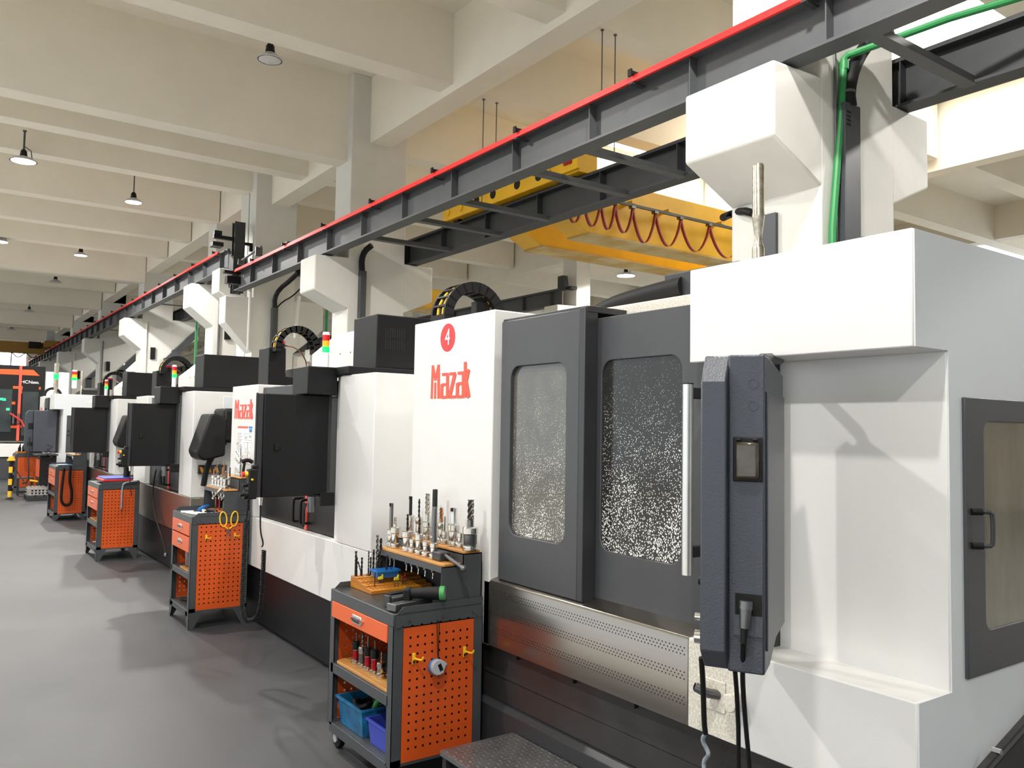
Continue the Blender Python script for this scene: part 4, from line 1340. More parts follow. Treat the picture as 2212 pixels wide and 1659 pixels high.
def tool_holder(x, y, z, label, hn, rn, cut=None, rc=.008, ht=.15, mc='cutter', body='chrome', taper=True, group=None, rb=None, simple=False):
    """taper-shank holder standing in its board: flange, body, nut, cutter; shank hangs below"""
    t = thing('tool_holder', (x, y, z), label, 'tool holder', group)
    rf = max(.024, rn * 1.02)
    n = 12 if simple else 20
    rb = rb or rn * .86
    MB().lathe([(rf * .9, 0), (rf, .003), (rf, .008), (rf * .8, .010), (rf * .8, .014), (rf, .016), (rf, .022), (rf * .85, .025)], (x, y, z), n).build('flange', 'chrome', t)
    MB().lathe([(rb * .92, .025), (rb, .03), (rb, hn * .66), (rb * .88, hn * .68)], (x, y, z), n).build('body', body, t)
    MB().lathe([(rn * .9, hn * .68), (rn, hn * .71), (rn, hn * .95), (rn * .82, hn), (rn * .4, hn)], (x, y, z), n).build('nut', 'chrome', t)
    if taper:
        MB().lathe([(.0055, -.098), (.0055, -.088), (.004, -.086), (.004, -.07), (.0105, -.066), (.0135, -.045), (.02, 0)], (x, y, z), n).build('taper_shank', 'chrome', t)
    if cut == 'bar':
        MB().lathe([(rc, hn * .9), (rc, ht - .004), (rc * .85, ht), (.001, ht)], (x, y, z), n).build('cutter', mc, t)
    elif cut == 'insert':
        o = MB().lathe([(rc, hn * .9), (rc, ht - .03), (rc * .96, ht - .028), (rc * .96, ht - .024), (rc, ht - .02), (rc, ht), (.001, ht)], (x, y, z), n).build('cutter', mc, t)
        B(x - rc * 1.15, x - rc * .2, y - rc * .75, y + rc * .3, z + ht - .016, z + ht + .001).build('insert', 'hole_dark', o, smooth=False)
    elif cut == 'mill':
        MB().lathe([(rc * .95, hn * .9), (rc * .95, hn + (ht - hn) * .25)], (x, y, z), n).build('cutter_shank', mc, t)
        mb = twist(MB(), x, y, z + hn + (ht - hn) * .2, z + ht, rc, 4, (ht - hn) / (rc * 9.0), .5)
        mb.build('cutter', mc, t)
    elif cut == 'drill':
        mb = twist(MB(), x, y, z + hn * .9, z + ht - rc * .6, rc, 2, (ht - hn) / (rc * 7.0), .6, 36)
        mb.cyl((x, y, z + ht - rc * .6), (x, y, z + ht), rc * .9, .0004, 10)
        mb.build('cutter', mc, t)
    return t


def hook(root_y, x, z, label):
    """yellow plastic hook clipped into the panel"""
    t = thing('peg_hook', (x, root_y, z), label, 'hook', 'yellow hooks on the pegboards')
    B(x - .008, x + .008, root_y - .006, root_y - .001, z - .022, z + .028).build('plate', 'plastic_yellow', t, bevel=.003)
    MB().tube([(x + .004, root_y - .005, z + .004), (x + .018, root_y - .03, z), (x + .024, root_y - .042, z + .004), (x + .025, root_y - .044, z + .016)], .0042, 8, 1).build('prong', 'plastic_yellow', t)
    B(x - .005, x + .005, root_y - .0068, root_y - .006, z - .018, z - .004).build('slot', 'black', t, smooth=False)
    return t


def bin_box(name, x0, x1, y0, y1, z0, h, m, label, tp=.012, rim=.008):
    t = thing(name, ((x0 + x1) / 2, (y0 + y1) / 2, z0), label, 'bin')
    w = .003
    o = [(x0 + tp, y0 + tp), (x1 - tp, y0 + tp), (x1 - tp, y1 - tp), (x0 + tp, y1 - tp)]
    O = [(x0, y0), (x1, y0), (x1, y1), (x0, y1)]
    i_ = [(x0 + tp + w, y0 + tp + w), (x1 - tp - w, y0 + tp + w), (x1 - tp - w, y1 - tp - w), (x0 + tp + w, y1 - tp - w)]
    I = [(x0 + w, y0 + w), (x1 - w, y0 + w), (x1 - w, y1 - w), (x0 + w, y1 - w)]
    vs = [(*p, z0) for p in o] + [(*p, z0 + h) for p in O] + [(*p, z0 + w) for p in i_] + [(*p, z0 + h) for p in I]
    fs = [(0, 1, 2, 3), (8, 11, 10, 9)]
    for k in range(4):
        j = (k + 1) % 4
        fs += [(k, j, 4 + j, 4 + k), (8 + k, 12 + k, 12 + j, 8 + j), (4 + k, 4 + j, 12 + j, 12 + k)]
    MB().add(vs, fs).build('tub', m, t, smooth=False)
    mb = MB()
    mb.box(x0 - rim, x1 + rim, y0 - rim, y0 + .002, z0 + h - .008, z0 + h + .002).box(x0 - rim, x1 + rim, y1 - .002, y1 + rim, z0 + h - .008, z0 + h + .002)
    mb.box(x0 - rim, x0 + .002, y0, y1, z0 + h - .008, z0 + h + .002).box(x1 - .002, x1 + rim, y0, y1, z0 + h - .008, z0 + h + .002)
    mb.build('rim', m, t, smooth=False)
    return t


# ---------------------------------------------------------------- cart 1
tool_cart(3.346, 4.05, .803, .125, 'grey and orange tool cart on casters in front of the number 4 machine', [.079], True, 14, riser=(.990, 1.043), hz=.196)


def D(x, y):
    return 720 + x / 6.38, 1040 + y / 6.38


XF, ZF = 2.052, 1.0022
XK, ZK = 2.168, 1.0552


def hgt(xd, yd, x, y):
    """height of a photo point above a vertical line through (x, y)"""
    px, py = D(xd, yd)
    d = at(px, py, Y=y)
    return d.z


front = [  # xd, footy, nut top, rn, cut, rc, top, mat, body, words
    (748, 850, 645, .021, 'insert', .0105, 290, 'cutter', 'chrome', 'chrome tool holder with a tall insert boring bar, far end of the front row'),
    (848, 905, 620, .0245, 'mill', .0088, 490, 'chrome', 'chrome', 'chrome collet holder with a short bright ball cutter, second in the front row'),
    (1015, 940, 675, .0275, 'drill', .0065, 445, 'cutter_black', 'chrome', 'wide chrome holder with a dark twist drill in the front row'),
    (1088, 975, 785, .0165, None, .006, 780, 'cutter', 'chrome', 'small empty chrome holder in the middle of the front row'),
    (1180, 1003, 715, .0215, 'drill', .0052, 480, 'cutter_black', 'chrome', 'slim chrome holder with a thin dark drill in the front row'),
    (1275, 1033, 820, .0185, None, .006, 820, 'cutter', 'chrome', 'short chrome holder next to the tall grey bar in the front row'),
    (1382, 1058, 840, .0200, 'bar', .0125, 350, 'steel_dark', 'chrome', 'chrome holder with a tall plain grey bar, near end of the front row'),
]
for xd, fy, ny, rn, cut, rc, ty, mc, bd, lb in front:
    px, py = D(xd, fy - 12)
    y = at(px, py, X=XF).y
    y = min(y, 4.0)
    hn = max(.06, at(*D(xd, ny), X=XF).z - ZF)
    ht = at(*D(xd, ty), X=XF).z - ZF
    tool_holder(XF, y, ZF, lb, hn, rn, cut, rc, ht, mc, bd, group='tool holders on the nearest cart')
back = [
    (1032, 455, .024, 'insert', .0088, 200, 'cutter_black', 'chrome holder with a tall thin dark bar, far end of the back row'),
    (1172, 490, .020, 'drill', .0062, 235, 'cutter_black', 'chrome holder with a long thin twist drill in the back row'),
    (1290, 545, .0255, 'mill', .0140, 165, 'chrome', 'chrome holder with a tall bright fluted drill in the back row'),
    (1388, 640, .0200, 'bar', .0135, 105, 'cutter_black', 'holder with the tallest black bar in the back row'),
    (1482, 560, .0195, 'mill', .0100, 360, 'copper', 'chrome holder with a copper coloured end mill'),
    (1532, 680, .0170, 'bar', .0026, 480, 'cutter_black', 'small chrome holder with a needle thin drill in the back row'),
    (1655, 580, .0300, 'insert', .0165, 365, 'chrome', 'stout chrome holder with a bright shell cutter in the back row'),
    (1745, 700, .0170, None, .006, 690, 'chrome', 'small empty chrome holder beside the big dark chuck'),
    (1885, 620, .0385, 'mill', .0165, 250, 'cutter', 'big dark chuck with a thick end mill, near end of the back row'),
]
yb = [3.985, 3.90, 3.815, 3.745, 3.675, 3.615, 3.545, 3.49, 3.425]
for (xd, ny, rn, cut, rc, ty, mc, lb), y in zip(back, yb):
    x = XK
    yq = at(*D(xd, 880), X=XK).y
    hn = max(.06, at(*D(xd, ny), X=XK).z - ZK)
    ht = at(*D(xd, ty), X=XK).z - ZK
    tool_holder(x, min(yq, 4.0), ZK, lb, hn, rn, cut, rc, ht, mc, 'chrome' if rn < .035 else 'steel_dark', group='tool holders on the nearest cart')

# lever with ball handle
p, q = at(*D(1500, 1000), Y=3.47), at(*D(1790, 1200), Y=3.30)
lv = thing('clamp_lever', (p.x, 3.47, ZF), 'grey clamp lever with a ball handle hanging over the riser of the nearest cart', 'lever')
B(p.x - .03, p.x + .03, 3.44, 3.52, ZF, ZF + .042).build('block', 'mc_dark', lv, bevel=.006)
MB().cyl((p.x, 3.45, p.z), (q.x, 3.30, q.z), .0085, .0105, n=14).build('rod', 'steel_dark', lv)
MB().lathe([(.001, -.017)] + [(.017 * math.cos(t), .017 * math.sin(t)) for t in [-1.2 + .3 * i for i in range(9)]] + [(.001, .017)], (q.x, 3.297, q.z), 16).build('ball', 'steel_dark', lv)

# stepped wooden block
wb = thing('drill_stand', (2.0, 3.93, .804), 'stepped orange wooden drill stand on the worktop of the nearest cart', 'drill stand')
prof = [(3.79, .8045), (3.79, .822), (3.80, .828), (3.85, .828), (3.85, .840), (3.905, .840), (3.905, .852), (3.96, .852), (3.96, .863), (4.035, .863), (4.04, .8045)]
MB().prism(prof, 'x', 1.842, 2.19).build('block', 'wood_block', wb, bevel=.002)
mb = MB()
for yy, zz in ((3.822, .828), (3.877, .840), (3.932, .852), (3.998, .863)):
    for i in range(14):
        for s in (-.012, .012):
            xx = 1.862 + i * .0235
            mb.cyl((xx, yy + s, zz - .0005), (xx, yy + s, zz + .0006), .0052, n=8)
h_ = mb.build('holes', 'hole_dark', wb, smooth=False)
h_['kind'] = 'stuff'

drl = [  # xd base, yd base, xd top, yd top, radius, label
    (262, 1270, 262, 1072, .0058, 'dark twist drill at the far left of the wooden stand'),
    (288, 1288, 288, 962, .0060, 'tallest dark drill at the far left of the wooden stand'),
    (320, 1240, 318, 1042, .0055, 'dark straight drill behind the tall left one'),
    (378, 1276, 340, 1100, .0040, 'thin dark drill leaning left in the wooden stand'),
    (390, 1262, 388, 1048, .0058, 'short dark drill right of the leaning one'),
    (482, 1290, 490, 955, .0042, 'slim dark drill beside the small grey bush'),
    (512, 1200, 512, 1042, .0055, 'short dark drill behind the blue tray'),
    (552, 1190, 550, 940, .0065, 'medium dark drill behind the blue tray'),
    (600, 1180, 604, 742, .0078, 'tall bright tipped drill behind the blue tray'),
    (648, 1180, 655, 782, .0080, 'thick dark drill behind the blue tray next to the riser'),
    (716, 1375, 744, 1015, .0034, 'long thin plain rod standing in front of the blue tray'),
    (568, 1450, 578, 1250, .0026, 'thin pin left of the first yellow tagged key'),
]
for xb_, yb_, xt, yt, r, lb in drl:
    zz = .863 if yb_ < 1300 else .84
    p = at(*D(xb_, yb_), Z=zz)
    if p.y > 4.0:
        p = at(*D(xb_, yb_), Y=4.0)
    p.x = max(p.x, 1.852)
    q = at(*D(xt, yt), Y=p.y)
    L_ = q.z - zz
    mb = MB().cyl((p.x, p.y, zz), (p.x, p.y, zz + L_ * .3), r * .9, n=10) if r > .0035 else MB().cyl((p.x, p.y, zz), (q.x, p.y, q.z), r, n=8)
    if r > .0035:
        twist(mb, p.x, p.y, zz + L_ * .28, zz + L_, r, 2, L_ * .7 / (r * 7.5), .6, 30, lean=((q.x - p.x) if 'leaning left' in lb else 0, 0))
    tag(mb.build('drill_bit', 'cutter' if '742' in str(yt) else 'cutter_black'), lb, 'drill bit', 'drills in the wooden stand')
p = at(*D(480, 1330), Z=.852)
tag(MB().lathe([(.004, 0), (.010, 0), (.010, .022), (.006, .022), (.006, .002)], (p.x, p.y, .852), 16).build('bush', 'steel_dark'), 'small grey steel bush on the wooden stand', 'bush')
a = at(*D(510, 1345), Z=.864)
tr_ = bin_box('tray', 1.905, 2.035, 3.855, 3.935, .866, .038, 'plastic_blue', 'small bright blue open tray on the wooden stand', .012, .003)
for i, (xd, yd, m_, w_) in enumerate(((650, 1320, 'tag_yellow', 'left yellow tagged'), (868, 1330, 'tag_yellow', 'right yellow tagged'), (968, 1310, 'tag_red', 'dark red tagged'))):
    p = at(*D(xd, yd + 120), Z=.829)
    k_ = thing('hex_key', (p.x, p.y, .829), w_ + ' hex key standing in the wooden stand', 'hex key', 'tagged keys')
    MB().cyl((p.x - .01, p.y, .829), (p.x - .01, p.y, .865), .0022, n=6).cyl((p.x + .008, p.y, .829), (p.x + .008, p.y, .86), .0018, n=6).build('pins', 'steel_dark', k_)
    MB().prism([(p.x - .014, .862), (p.x + .013, .862), (p.x + .013, .888), (p.x + .007, .889), (p.x + .004, .878), (p.x - .014, .875)], 'y', p.y - .003, p.y + .003).build('flag', m_, k_, bevel=.001)

# vice jaws, bar and lamp on the near edge
def C4(x, y):
    return 690 + x / 4.158, 1260 + y / 4.158


p = at(*C4(600, 250), Z=.806)
T = Matrix.Translation((1.80, 3.405, .805)) @ Matrix.Rotation(math.radians(14), 4, 'Z')
sb = thing('steel_jaw', (1.80, 3.405, .805), 'worn steel vice jaw lying on the front corner of the nearest cart', 'vice jaw')
MB(T).box(-.03, .19, -.02, .03, 0, .034).build('bar', 'steel_dark', sb, bevel=.003)
MB(T).box(-.05, -.028, -.028, .034, .002, .036).build('notched_end', 'steel_dark', sb, bevel=.004)
tag(MB(Matrix.Translation((1.85, 3.50, .805)) @ Matrix.Rotation(math.radians(8), 4, 'Z')).box(-.06, .05, -.025, .03, 0, .045).box(-.075, -.06, -.02, .02, 0, .055).build('black_block', 'mc_dark', bevel=.003),
    'black parallel block behind the worn vice jaw', 'block')
tag(MB(Matrix.Translation((1.87, 3.57, .805)) @ Matrix.Rotation(math.radians(10), 4, 'Z')).box(-.05, .05, -.02, .02, 0, .05).build('black_block', 'black', bevel=.003),
    'smaller black block in front of the wooden stand', 'block')
T = Matrix.Translation((1.935, 3.40, .868)) @ Matrix.Rotation(math.radians(-40), 4, 'Z') @ Matrix.Rotation(math.radians(-4), 4, 'Y')
tl = thing('inspection_lamp', (1.935, 3.40, .806), 'black cylindrical hand tool with green end cap on the nearest cart', 'hand tool')
MB(T).cyl((-.075, 0, .004), (.0, 0, .002), .022, .027, n=20).cyl((0, 0, .002), (.065, 0, 0), .029, .031, n=20).build('barrel', 'rubber', tl)
gc = MB(T).cyl((.065, 0, 0), (.09, 0, -.001), .033, .033, n=20).build('end_cap', 'green_plastic', tl, bevel=.003)
MB(T).box(.0905, .0915, -.02, .02, -.024, .022).build('type_plate', 'grey_light', gc, smooth=False)
mb = MB(T)
for i in range(5):
    for j in range(3):
        mb.box(.0916, .0919, -.016 + j * .011, -.008 + j * .011, -.019 + i * .008, -.015 + i * .008)
mb.build('type_print', 'print_dark', gc, smooth=False)
MB(T).box(-.105, -.07, -.03, .03, -.03, .03).build('head', 'rubber', tl, bevel=.008)
tag(MB().tube([(1.93, 3.56, .845), (2.06, 3.60, .848)], .009, 10).build('marker_pen', 'black'), 'black pen lying beside the hand tool on the nearest cart', 'pen')

# middle shelf: five holders on a board
bd = MB().prism([(1.752, 3.42), (1.752, 3.98), (1.79, 4.005), (1.87, 4.005), (1.87, 3.42)], 'z', .436, .450).build('shelf_board', 'wood', bevel=.002)
tag(bd, 'pale wooden tool board on the middle shelf of the nearest cart', 'board')
mb = MB()
mid = [(325, 720, 'red_body', .0165, .10, 'drill', .004, .16, 'red bodied tool holder with black collar, far end of the middle shelf'),
       (380, 760, 'steel_dark', .019, .10, 'drill', .006, .17, 'plain steel tool holder between two red ones on the middle shelf'),
       (432, 790, 'red_body', .0175, .10, 'bar', .004, .165, 'red bodied tool holder in the middle of the middle shelf'),
       (492, 815, 'red_body', .0175, .105, 'drill', .0035, .16, 'red bodied tool holder nearest the chrome one on the middle shelf'),
       (552, 855, 'chrome', .021, .075, 'drill', .0045, .125, 'short chrome tool holder with copper tip, near end of the middle shelf')]
for i, (cx_, cy_, bd_, rn, hn, cut, rc, ht, lb) in enumerate(mid):
    y = at(*C4(cx_, cy_ - 15), X=1.81).y
    t = tool_holder(1.81, y, .450, lb, hn, rn, cut, rc, ht, 'cutter' if i < 4 else 'copper', bd_, taper=False, group='holders on the middle shelf')
    if bd_ == 'red_body':
        MB().lathe([(rn * 1.1, hn * .72), (rn * 1.12, hn * .8), (rn * 1.12, hn * 1.12), (rn * .6, hn * 1.14)], (1.81, y, .450), 16).build('collar', 'black', t)

# bottom shelf: bins
bin_box('storage_bin', 1.765, 2.05, 3.70, 3.985, .139, .135, 'plastic_cyan', 'large dirty cyan bin on the bottom shelf of the nearest cart', .014, .01)
for i, (x, y, z, m_, lb, rr) in enumerate(((1.86, 3.84, .26, 'rubber', 'black cable bundle in the cyan bin', .05), (1.92, 3.78, .27, 'black', 'black angle grinder body in the cyan bin', .035))):
    pts = [(x + rr * math.cos(a) * 1.3, y + rr * math.sin(a), z + .01 * math.sin(3 * a)) for a in [k * .45 for k in range(22)]]
    tag(MB().tube(pts, .012, 8).build('cable_bundle' if i == 0 else 'power_tool', m_), lb, 'cable' if i == 0 else 'tool')
tag(MB().tube([(1.86, 3.77, .225), (1.87, 3.765, .27), (1.89, 3.76, .295), (1.93, 3.755, .29)], .015, 10, 1).build('green_hand_tool', 'green_plastic'), 'green curved handle sticking out of the cyan bin', 'handle')
bin_box('storage_bin', 1.775, 2.02, 3.42, 3.655, .139, .115, 'plastic_violet', 'violet blue bin beside the cyan one on the bottom shelf', .012, .008)

# pegboard items
hook(3.345, 1.845, .592, 'left yellow hook on the pegboard of the nearest cart')
hook(3.345, 2.117, .585, 'right yellow hook on the pegboard of the nearest cart')
tp = thing('tape_measure', (1.965, 3.33, .50), 'silver and blue tape measure hanging on a black cord from the nearest cart', 'tape measure')
a = [(0.036 * math.cos(t), .036 * math.sin(t)) for t in [math.radians(d) for d in range(60, 301, 20)]]
pf = [(1.96 + u * .98, .545 + v) for u, v in a] + [(1.985, .514), (1.998, .545), (2.006, .556), (1.992, .568)]
MB().prism(pf, 'y', 3.31, 3.335).build('case', 'grey_light', tp, bevel=.004, seg=3)
MB().prism([(1.955 + u * 1.0, .545 + v * 1.0) for u, v in a], 'y', 3.334, 3.342).build('case_rim', 'plastic_blue', tp, bevel=.003)
MB(Matrix.Translation((1.968, 3.309, .543)) @ Matrix.Rotation(math.radians(-24), 4, 'Y')).box(-.008, .010, 0, .002, -.016, .019).build('label', 'black', tp, bevel=.001)
MB().tube([(1.966, 3.325, .578), (1.963, 3.33, .60), (1.960, 3.338, .745), (1.966, 3.338, .752), (1.972, 3.338, .745), (1.967, 3.33, .60), (1.967, 3.325, .578)], .0018, 6).build('cord', 'rubber', tp)

# chequer plate step in front of the nearest machine
st = thing('step_platform', (2.06, 2.3, 0), 'low steel step with chequer plate top in front of the number 4 machine', 'step')
B(1.87, 2.258, 1.2, 3.136, .226, .25).build('tread', 'chequer', st, bevel=.002)
mb = MB()
for i in range(70):
    for j in range(14):
        y, x = 1.25 + i * .028, 1.886 + j * .028
        if y > 3.12 or x > 2.25:
            continue
        a = .012 if (i + j) % 2 else .012
        if (i + j) % 2:
            mb.box(x - .010, x + .010, y - .0022, y + .0022, .25, .2516)
        else:
            mb.box(x - .0022, x + .0022, y - .010, y + .010, .25, .2516)
o = mb.build('tread_bumps', 'tread_bump', st, smooth=False)
o['kind'] = 'stuff'
for x in (1.88, 2.22):
    for y in (1.22, 2.2, 3.10):
        B(x, x + .03, y, y + .03, 0, .226).build('leg', 'mc_dark', st, smooth=False)
B(1.875, 1.885, 1.2, 3.13, .12, .15).build('rail', 'mc_dark', st, smooth=False)

# ---------------------------------------------------------------- cart 2
tool_cart(6.87, 7.50, .895, .135, 'grey and orange tool cart with yellow scissors hanging, second from the front', [.10, .12], False, 17, x0=1.75, x1=2.21, riser=(1.09, 1.19), hz=.20, shelf=.44)
XF2, XK2 = 2.055, 2.165
ORD = ('first', 'sixth', 'second', 'seventh', 'third', 'fourth', 'eighth', 'fifth', 'ninth', 'tenth')
for i in range(9):
    y = 6.98 + (i % 5) * .085 + (.03 if i > 4 else 0)
    x = XF2 - .02 + (.045 if i > 4 else 0)
    tool_holder(x, y, 1.1022, 'chrome holder with %s, %s from the near end, second cart step' % (('twist drill', 'copper bar', 'dark end mill')[i % 3], ORD[i]), .085 + .01 * (i % 3), .019, ('drill', 'bar', 'mill')[i % 3], .006, .15 + .025 * (i % 4),
                ('cutter', 'copper', 'cutter_black')[i % 3], group='tool holders on the lower step of the second cart', simple=True)
for i, y in enumerate((7.02, 7.065, 7.11)):
    tool_holder(XK2, y, 1.2022, '%s of the three tall slim chrome holders on the second cart' % ('nearest', 'middle', 'farthest')[i], .17 + .02 * i, .020, 'bar', .012, .26 + .012 * i, 'chrome', group='tall holders on the second cart', simple=True)
th = thing('t_handle', (2.17, 6.93, 1.202), 'black T-handle tool standing at the end of the second cart riser', 'hand tool')
MB().tube([(2.16, 6.93, 1.202), (2.175, 6.93, 1.33)], .012, 8).build('stem', 'rubber', th)
MB().tube([(2.15, 6.93, 1.33), (2.20, 6.92, 1.345), (2.235, 6.91, 1.325)], .017, 10, 1).build('grip', 'rubber', th)
tag(MB().tube([(1.93, 6.95, 1.03), (2.0, 6.97, 1.10), (2.06, 6.99, 1.125)], .011, 8).box(2.05, 2.085, 6.975, 7.005, 1.115, 1.135).build('spanner', 'chrome'), 'bright spanner lying across the lower step of the second cart', 'spanner')
for i in range(6):
    x, y = 2.03 + .02 * (i % 2), 7.0 + .055 * i
    tag(MB().cyl((x, y, .896), (x, y, .99 + .01 * (i % 3)), .004, n=8).build('drill_bit', ('cutter', 'copper', 'red')[i % 3]), 'thin %s drill under the second cart riser, %s from the near end' % (('steel', 'copper', 'red')[i % 3], ('first', 'second', 'third', 'fourth', 'fifth', 'sixth')[i]), 'drill bit', 'drills under the second cart riser')
tag(B(1.99, 2.12, 6.97, 7.34, .8955, .912).build('drill_block', 'wood', bevel=.002), 'flat wooden drill block under the riser of the second cart', 'board')
tag(MB(Matrix.Translation((1.86, 7.12, .897)) @ Matrix.Rotation(.3, 4, 'Z')).box(-.06, .06, -.1, .1, 0, .002).build('paper_sheet', 'paper', smooth=False), 'white paper sheet on the second cart', 'paper')
tag(MB(Matrix.Translation((1.82, 7.30, .8965)) @ Matrix.Rotation(-.2, 4, 'Z')).box(-.05, .05, -.06, .06, 0, .002).build('paper_sheet', 'paper', smooth=False), 'small white sheet at the far left of the second cart top', 'paper')
tag(MB().tube([(1.90, 7.24, .91), (1.95, 7.28, .93), (2.0, 7.34, .925), (2.02, 7.42, .92)], .018, 8, 1).build('blue_grip_tool', 'plastic_blue'), 'blue gripped tool lying at the back of the second cart top', 'hand tool')
tag(MB().lathe([(.02, 0), (.024, .01), (.018, .022), (.022, .03), (.012, .036)], (1.90, 7.08, .899), 14).build('clamp_nut', 'chrome'), 'chrome clamp nut on the paper of the second cart', 'nut')
tag(MB().tube([(1.93, 7.16, .912), (1.97, 7.1, .918), (1.99, 7.03, .912)], .013, 8, 1).build('pliers', 'black'), 'black pliers lying on the second cart', 'pliers')
tag(B(1.945, 2.02, 6.90, 6.945, .897, .922).build('red_box', 'red', bevel=.004), 'small red box at the near edge of the second cart top', 'box')
tag(B(1.915, 1.94, 6.915, 6.95, .897, .92).build('blue_box', 'plastic_blue', bevel=.004), 'small blue box left of the red one on the second cart', 'box')
# scissors
p = at(495, 1112, Y=6.86)
sc = thing('scissors', (p.x, 6.86, p.z - .1), 'scissors with big yellow handles hanging on the second cart', 'scissors')
for s in (-1, 1):
    pts = [(p.x + s * (.045 + .028 * math.cos(a)) + s * .005 * math.sin(a), 6.862, p.z - .035 + .06 * math.sin(a)) for a in [k * math.pi / 10 for k in range(21)]]
    MB().tube(pts, .006, 8).build('handle', 'plastic_yellow', sc)
    MB().tube([(p.x + s * .035, 6.862, p.z - .09), (p.x + s * .006, 6.862, p.z - .115)], .006, 8).build('shank', 'plastic_yellow', sc)
    MB().prism([(p.x + s * .012, p.z - .105), (p.x - s * .010, p.z - .12), (p.x - s * .022, p.z - .21), (p.x - s * .012, p.z - .17)], 'y', 6.861 - .002 * s, 6.863 - .002 * s).build('blade', 'steel_dark', sc)
p = at(446, 1163, Y=6.86)
hook(6.868, p.x, p.z, 'left yellow hook on the pegboard of the second cart')
p = at(508, 1158, Y=6.86)
hook(6.868, p.x, p.z, 'right yellow hook under the scissors on the second cart')
# bottles on the middle shelf
tag(B(1.765, 1.87, 6.93, 7.25, .441, .455).build('shelf_board', 'wood', bevel=.002), 'pale wooden board on the middle shelf of the second cart', 'board')
for i, (y, m_, lb) in enumerate(((7.17, 'bottle_tea', 'dark tea bottle with white loop cap on the second cart shelf'), (7.05, 'bottle_clear', 'clear round bottle on the second cart shelf'))):
    bo = thing('drink_bottle', (1.82, y, .455), lb, 'bottle')
    MB().lathe([(.030, 0), (.034, .006), (.034, .13), (.024, .152), (.022, .16)], (1.82, y, .455), 18).build('flask', m_, bo)
    MB().lathe([(.025, .16), (.025, .19), (.02, .194), (.001, .195)], (1.82, y, .455), 18).build('cap', 'paper', bo)
    MB().tube([(1.82, y + .022, .64), (1.815, y + .05, .645), (1.81, y + .055, .60), (1.815, y + .03, .585)], .006, 6, 1).build('loop', 'paper', bo)
tag(MB().tube([(1.80, 7.3, .165), (1.85, 7.2, .17), (1.84, 7.1, .165), (1.9, 7.05, .18)], .013, 8, 1).build('hose_bundle', 'rubber'), 'black hose on the bottom shelf of the second cart', 'hose')
tag(B(1.78, 1.92, 6.95, 7.03, .148, .225).build('grey_case', 'mc_grey', bevel=.006), 'grey case on the bottom shelf of the second cart', 'case')

# ---------------------------------------------------------------- carts 3, 4, 5
tool_cart(10.76, 11.55, .90, .135, 'orange pegboard cart with red and blue tray on top, third from the front', [.11, .13], False, 17, x0=1.67, x1=2.12, hz=.20, shelf=.44)
tv = thing('part_tray', (1.93, 11.0, .9), 'red and blue stacked trays on top of the third cart', 'tray')
B(1.72, 2.05, 10.80, 11.3, .93, .955).build('red_tray', 'red', tv, bevel=.006)
B(1.74, 2.06, 10.82, 11.32, .955, .972).build('blue_tray', 'plastic_violet', tv, bevel=.006)
tag(MB().box(1.78, 2.1, 10.765, 11.2, .905, .93).build('black_cloth', 'rubber', bevel=.01), 'black cloth under the trays of the third cart', 'cloth')
tag(MB().tube([at(262, 1290, Y=10.74), at(262, 1100, Y=10.74), at(264, 1048, Y=10.74), at(272, 1042, Y=10.74), at(300, 1038, Y=10.74)][1:], .010, 8, 1).build('grey_hose', 'cable_grey'), 'thin grey hose hanging over the near edge of the third cart', 'hose')
tool_holder(1.76, 11.2, .452, 'red tool holder on the middle shelf of the third cart', .10, .02, 'bar', .006, .16, 'cutter', 'red_body', taper=False, simple=True)
tag(B(1.69, 1.83, 10.85, 11.45, .441, .452).build('shelf_board', 'wood', bevel=.002), 'pale wooden board on the middle shelf of the third cart', 'board')
tag(MB().tube([(1.72, 11.3, .16), (1.78, 11.2, .165), (1.8, 11.05, .16)], .014, 8, 1).build('wrench', 'chrome'), 'bright wrench on the bottom shelf of the third cart', 'wrench')
tag(MB().lathe([(.035, 0), (.035, .12), (.02, .14), (.02, .2), (.012, .26)], (2.0, 10.95, .972), 12).build('oil_can', 'black'), 'black oil can on the trays of the third cart', 'can')

tool_cart(15.42, 16.35, .885, .10, 'orange pegboard cart with a black hose loop hanging in front, fourth from the front', [.11, .13], False, 18, x0=1.74, x1=2.2, riser=(1.07, 1.17), hz=.17, shelf=.44)
tag(MB().tube([(1.86, 15.40, .86), (1.84, 15.39, .6), (1.83, 15.39, .34), (1.88, 15.39, .25), (1.96, 15.39, .26), (1.99, 15.39, .34), (1.98, 15.39, .52), (1.94, 15.39, .66), (1.95, 15.39, .9)], .02, 8, 2).build('hose_loop', 'rubber'), 'thick black hose loop hanging on the fourth cart', 'hose')
for i in range(4):
    tool_holder(2.04, 15.6 + .09 * i, 1.082, 'chrome tool holder on the fourth cart riser, %s from the near end' % ('first', 'second', 'third', 'fourth')[i], .09, .02, 'bar', .007, .16 + .02 * (i % 2), group='tool holders on the fourth cart', simple=True)
tag(B(1.80, 2.0, 15.5, 15.75, .8865, .91).build('blue_folder', 'plastic_blue'), 'blue folder on the fourth cart top', 'folder')
tag(B(1.82, 1.98, 15.8, 16.05, .8865, .9).build('paper_stack', 'paper'), 'white paper stack on the fourth cart top', 'paper')

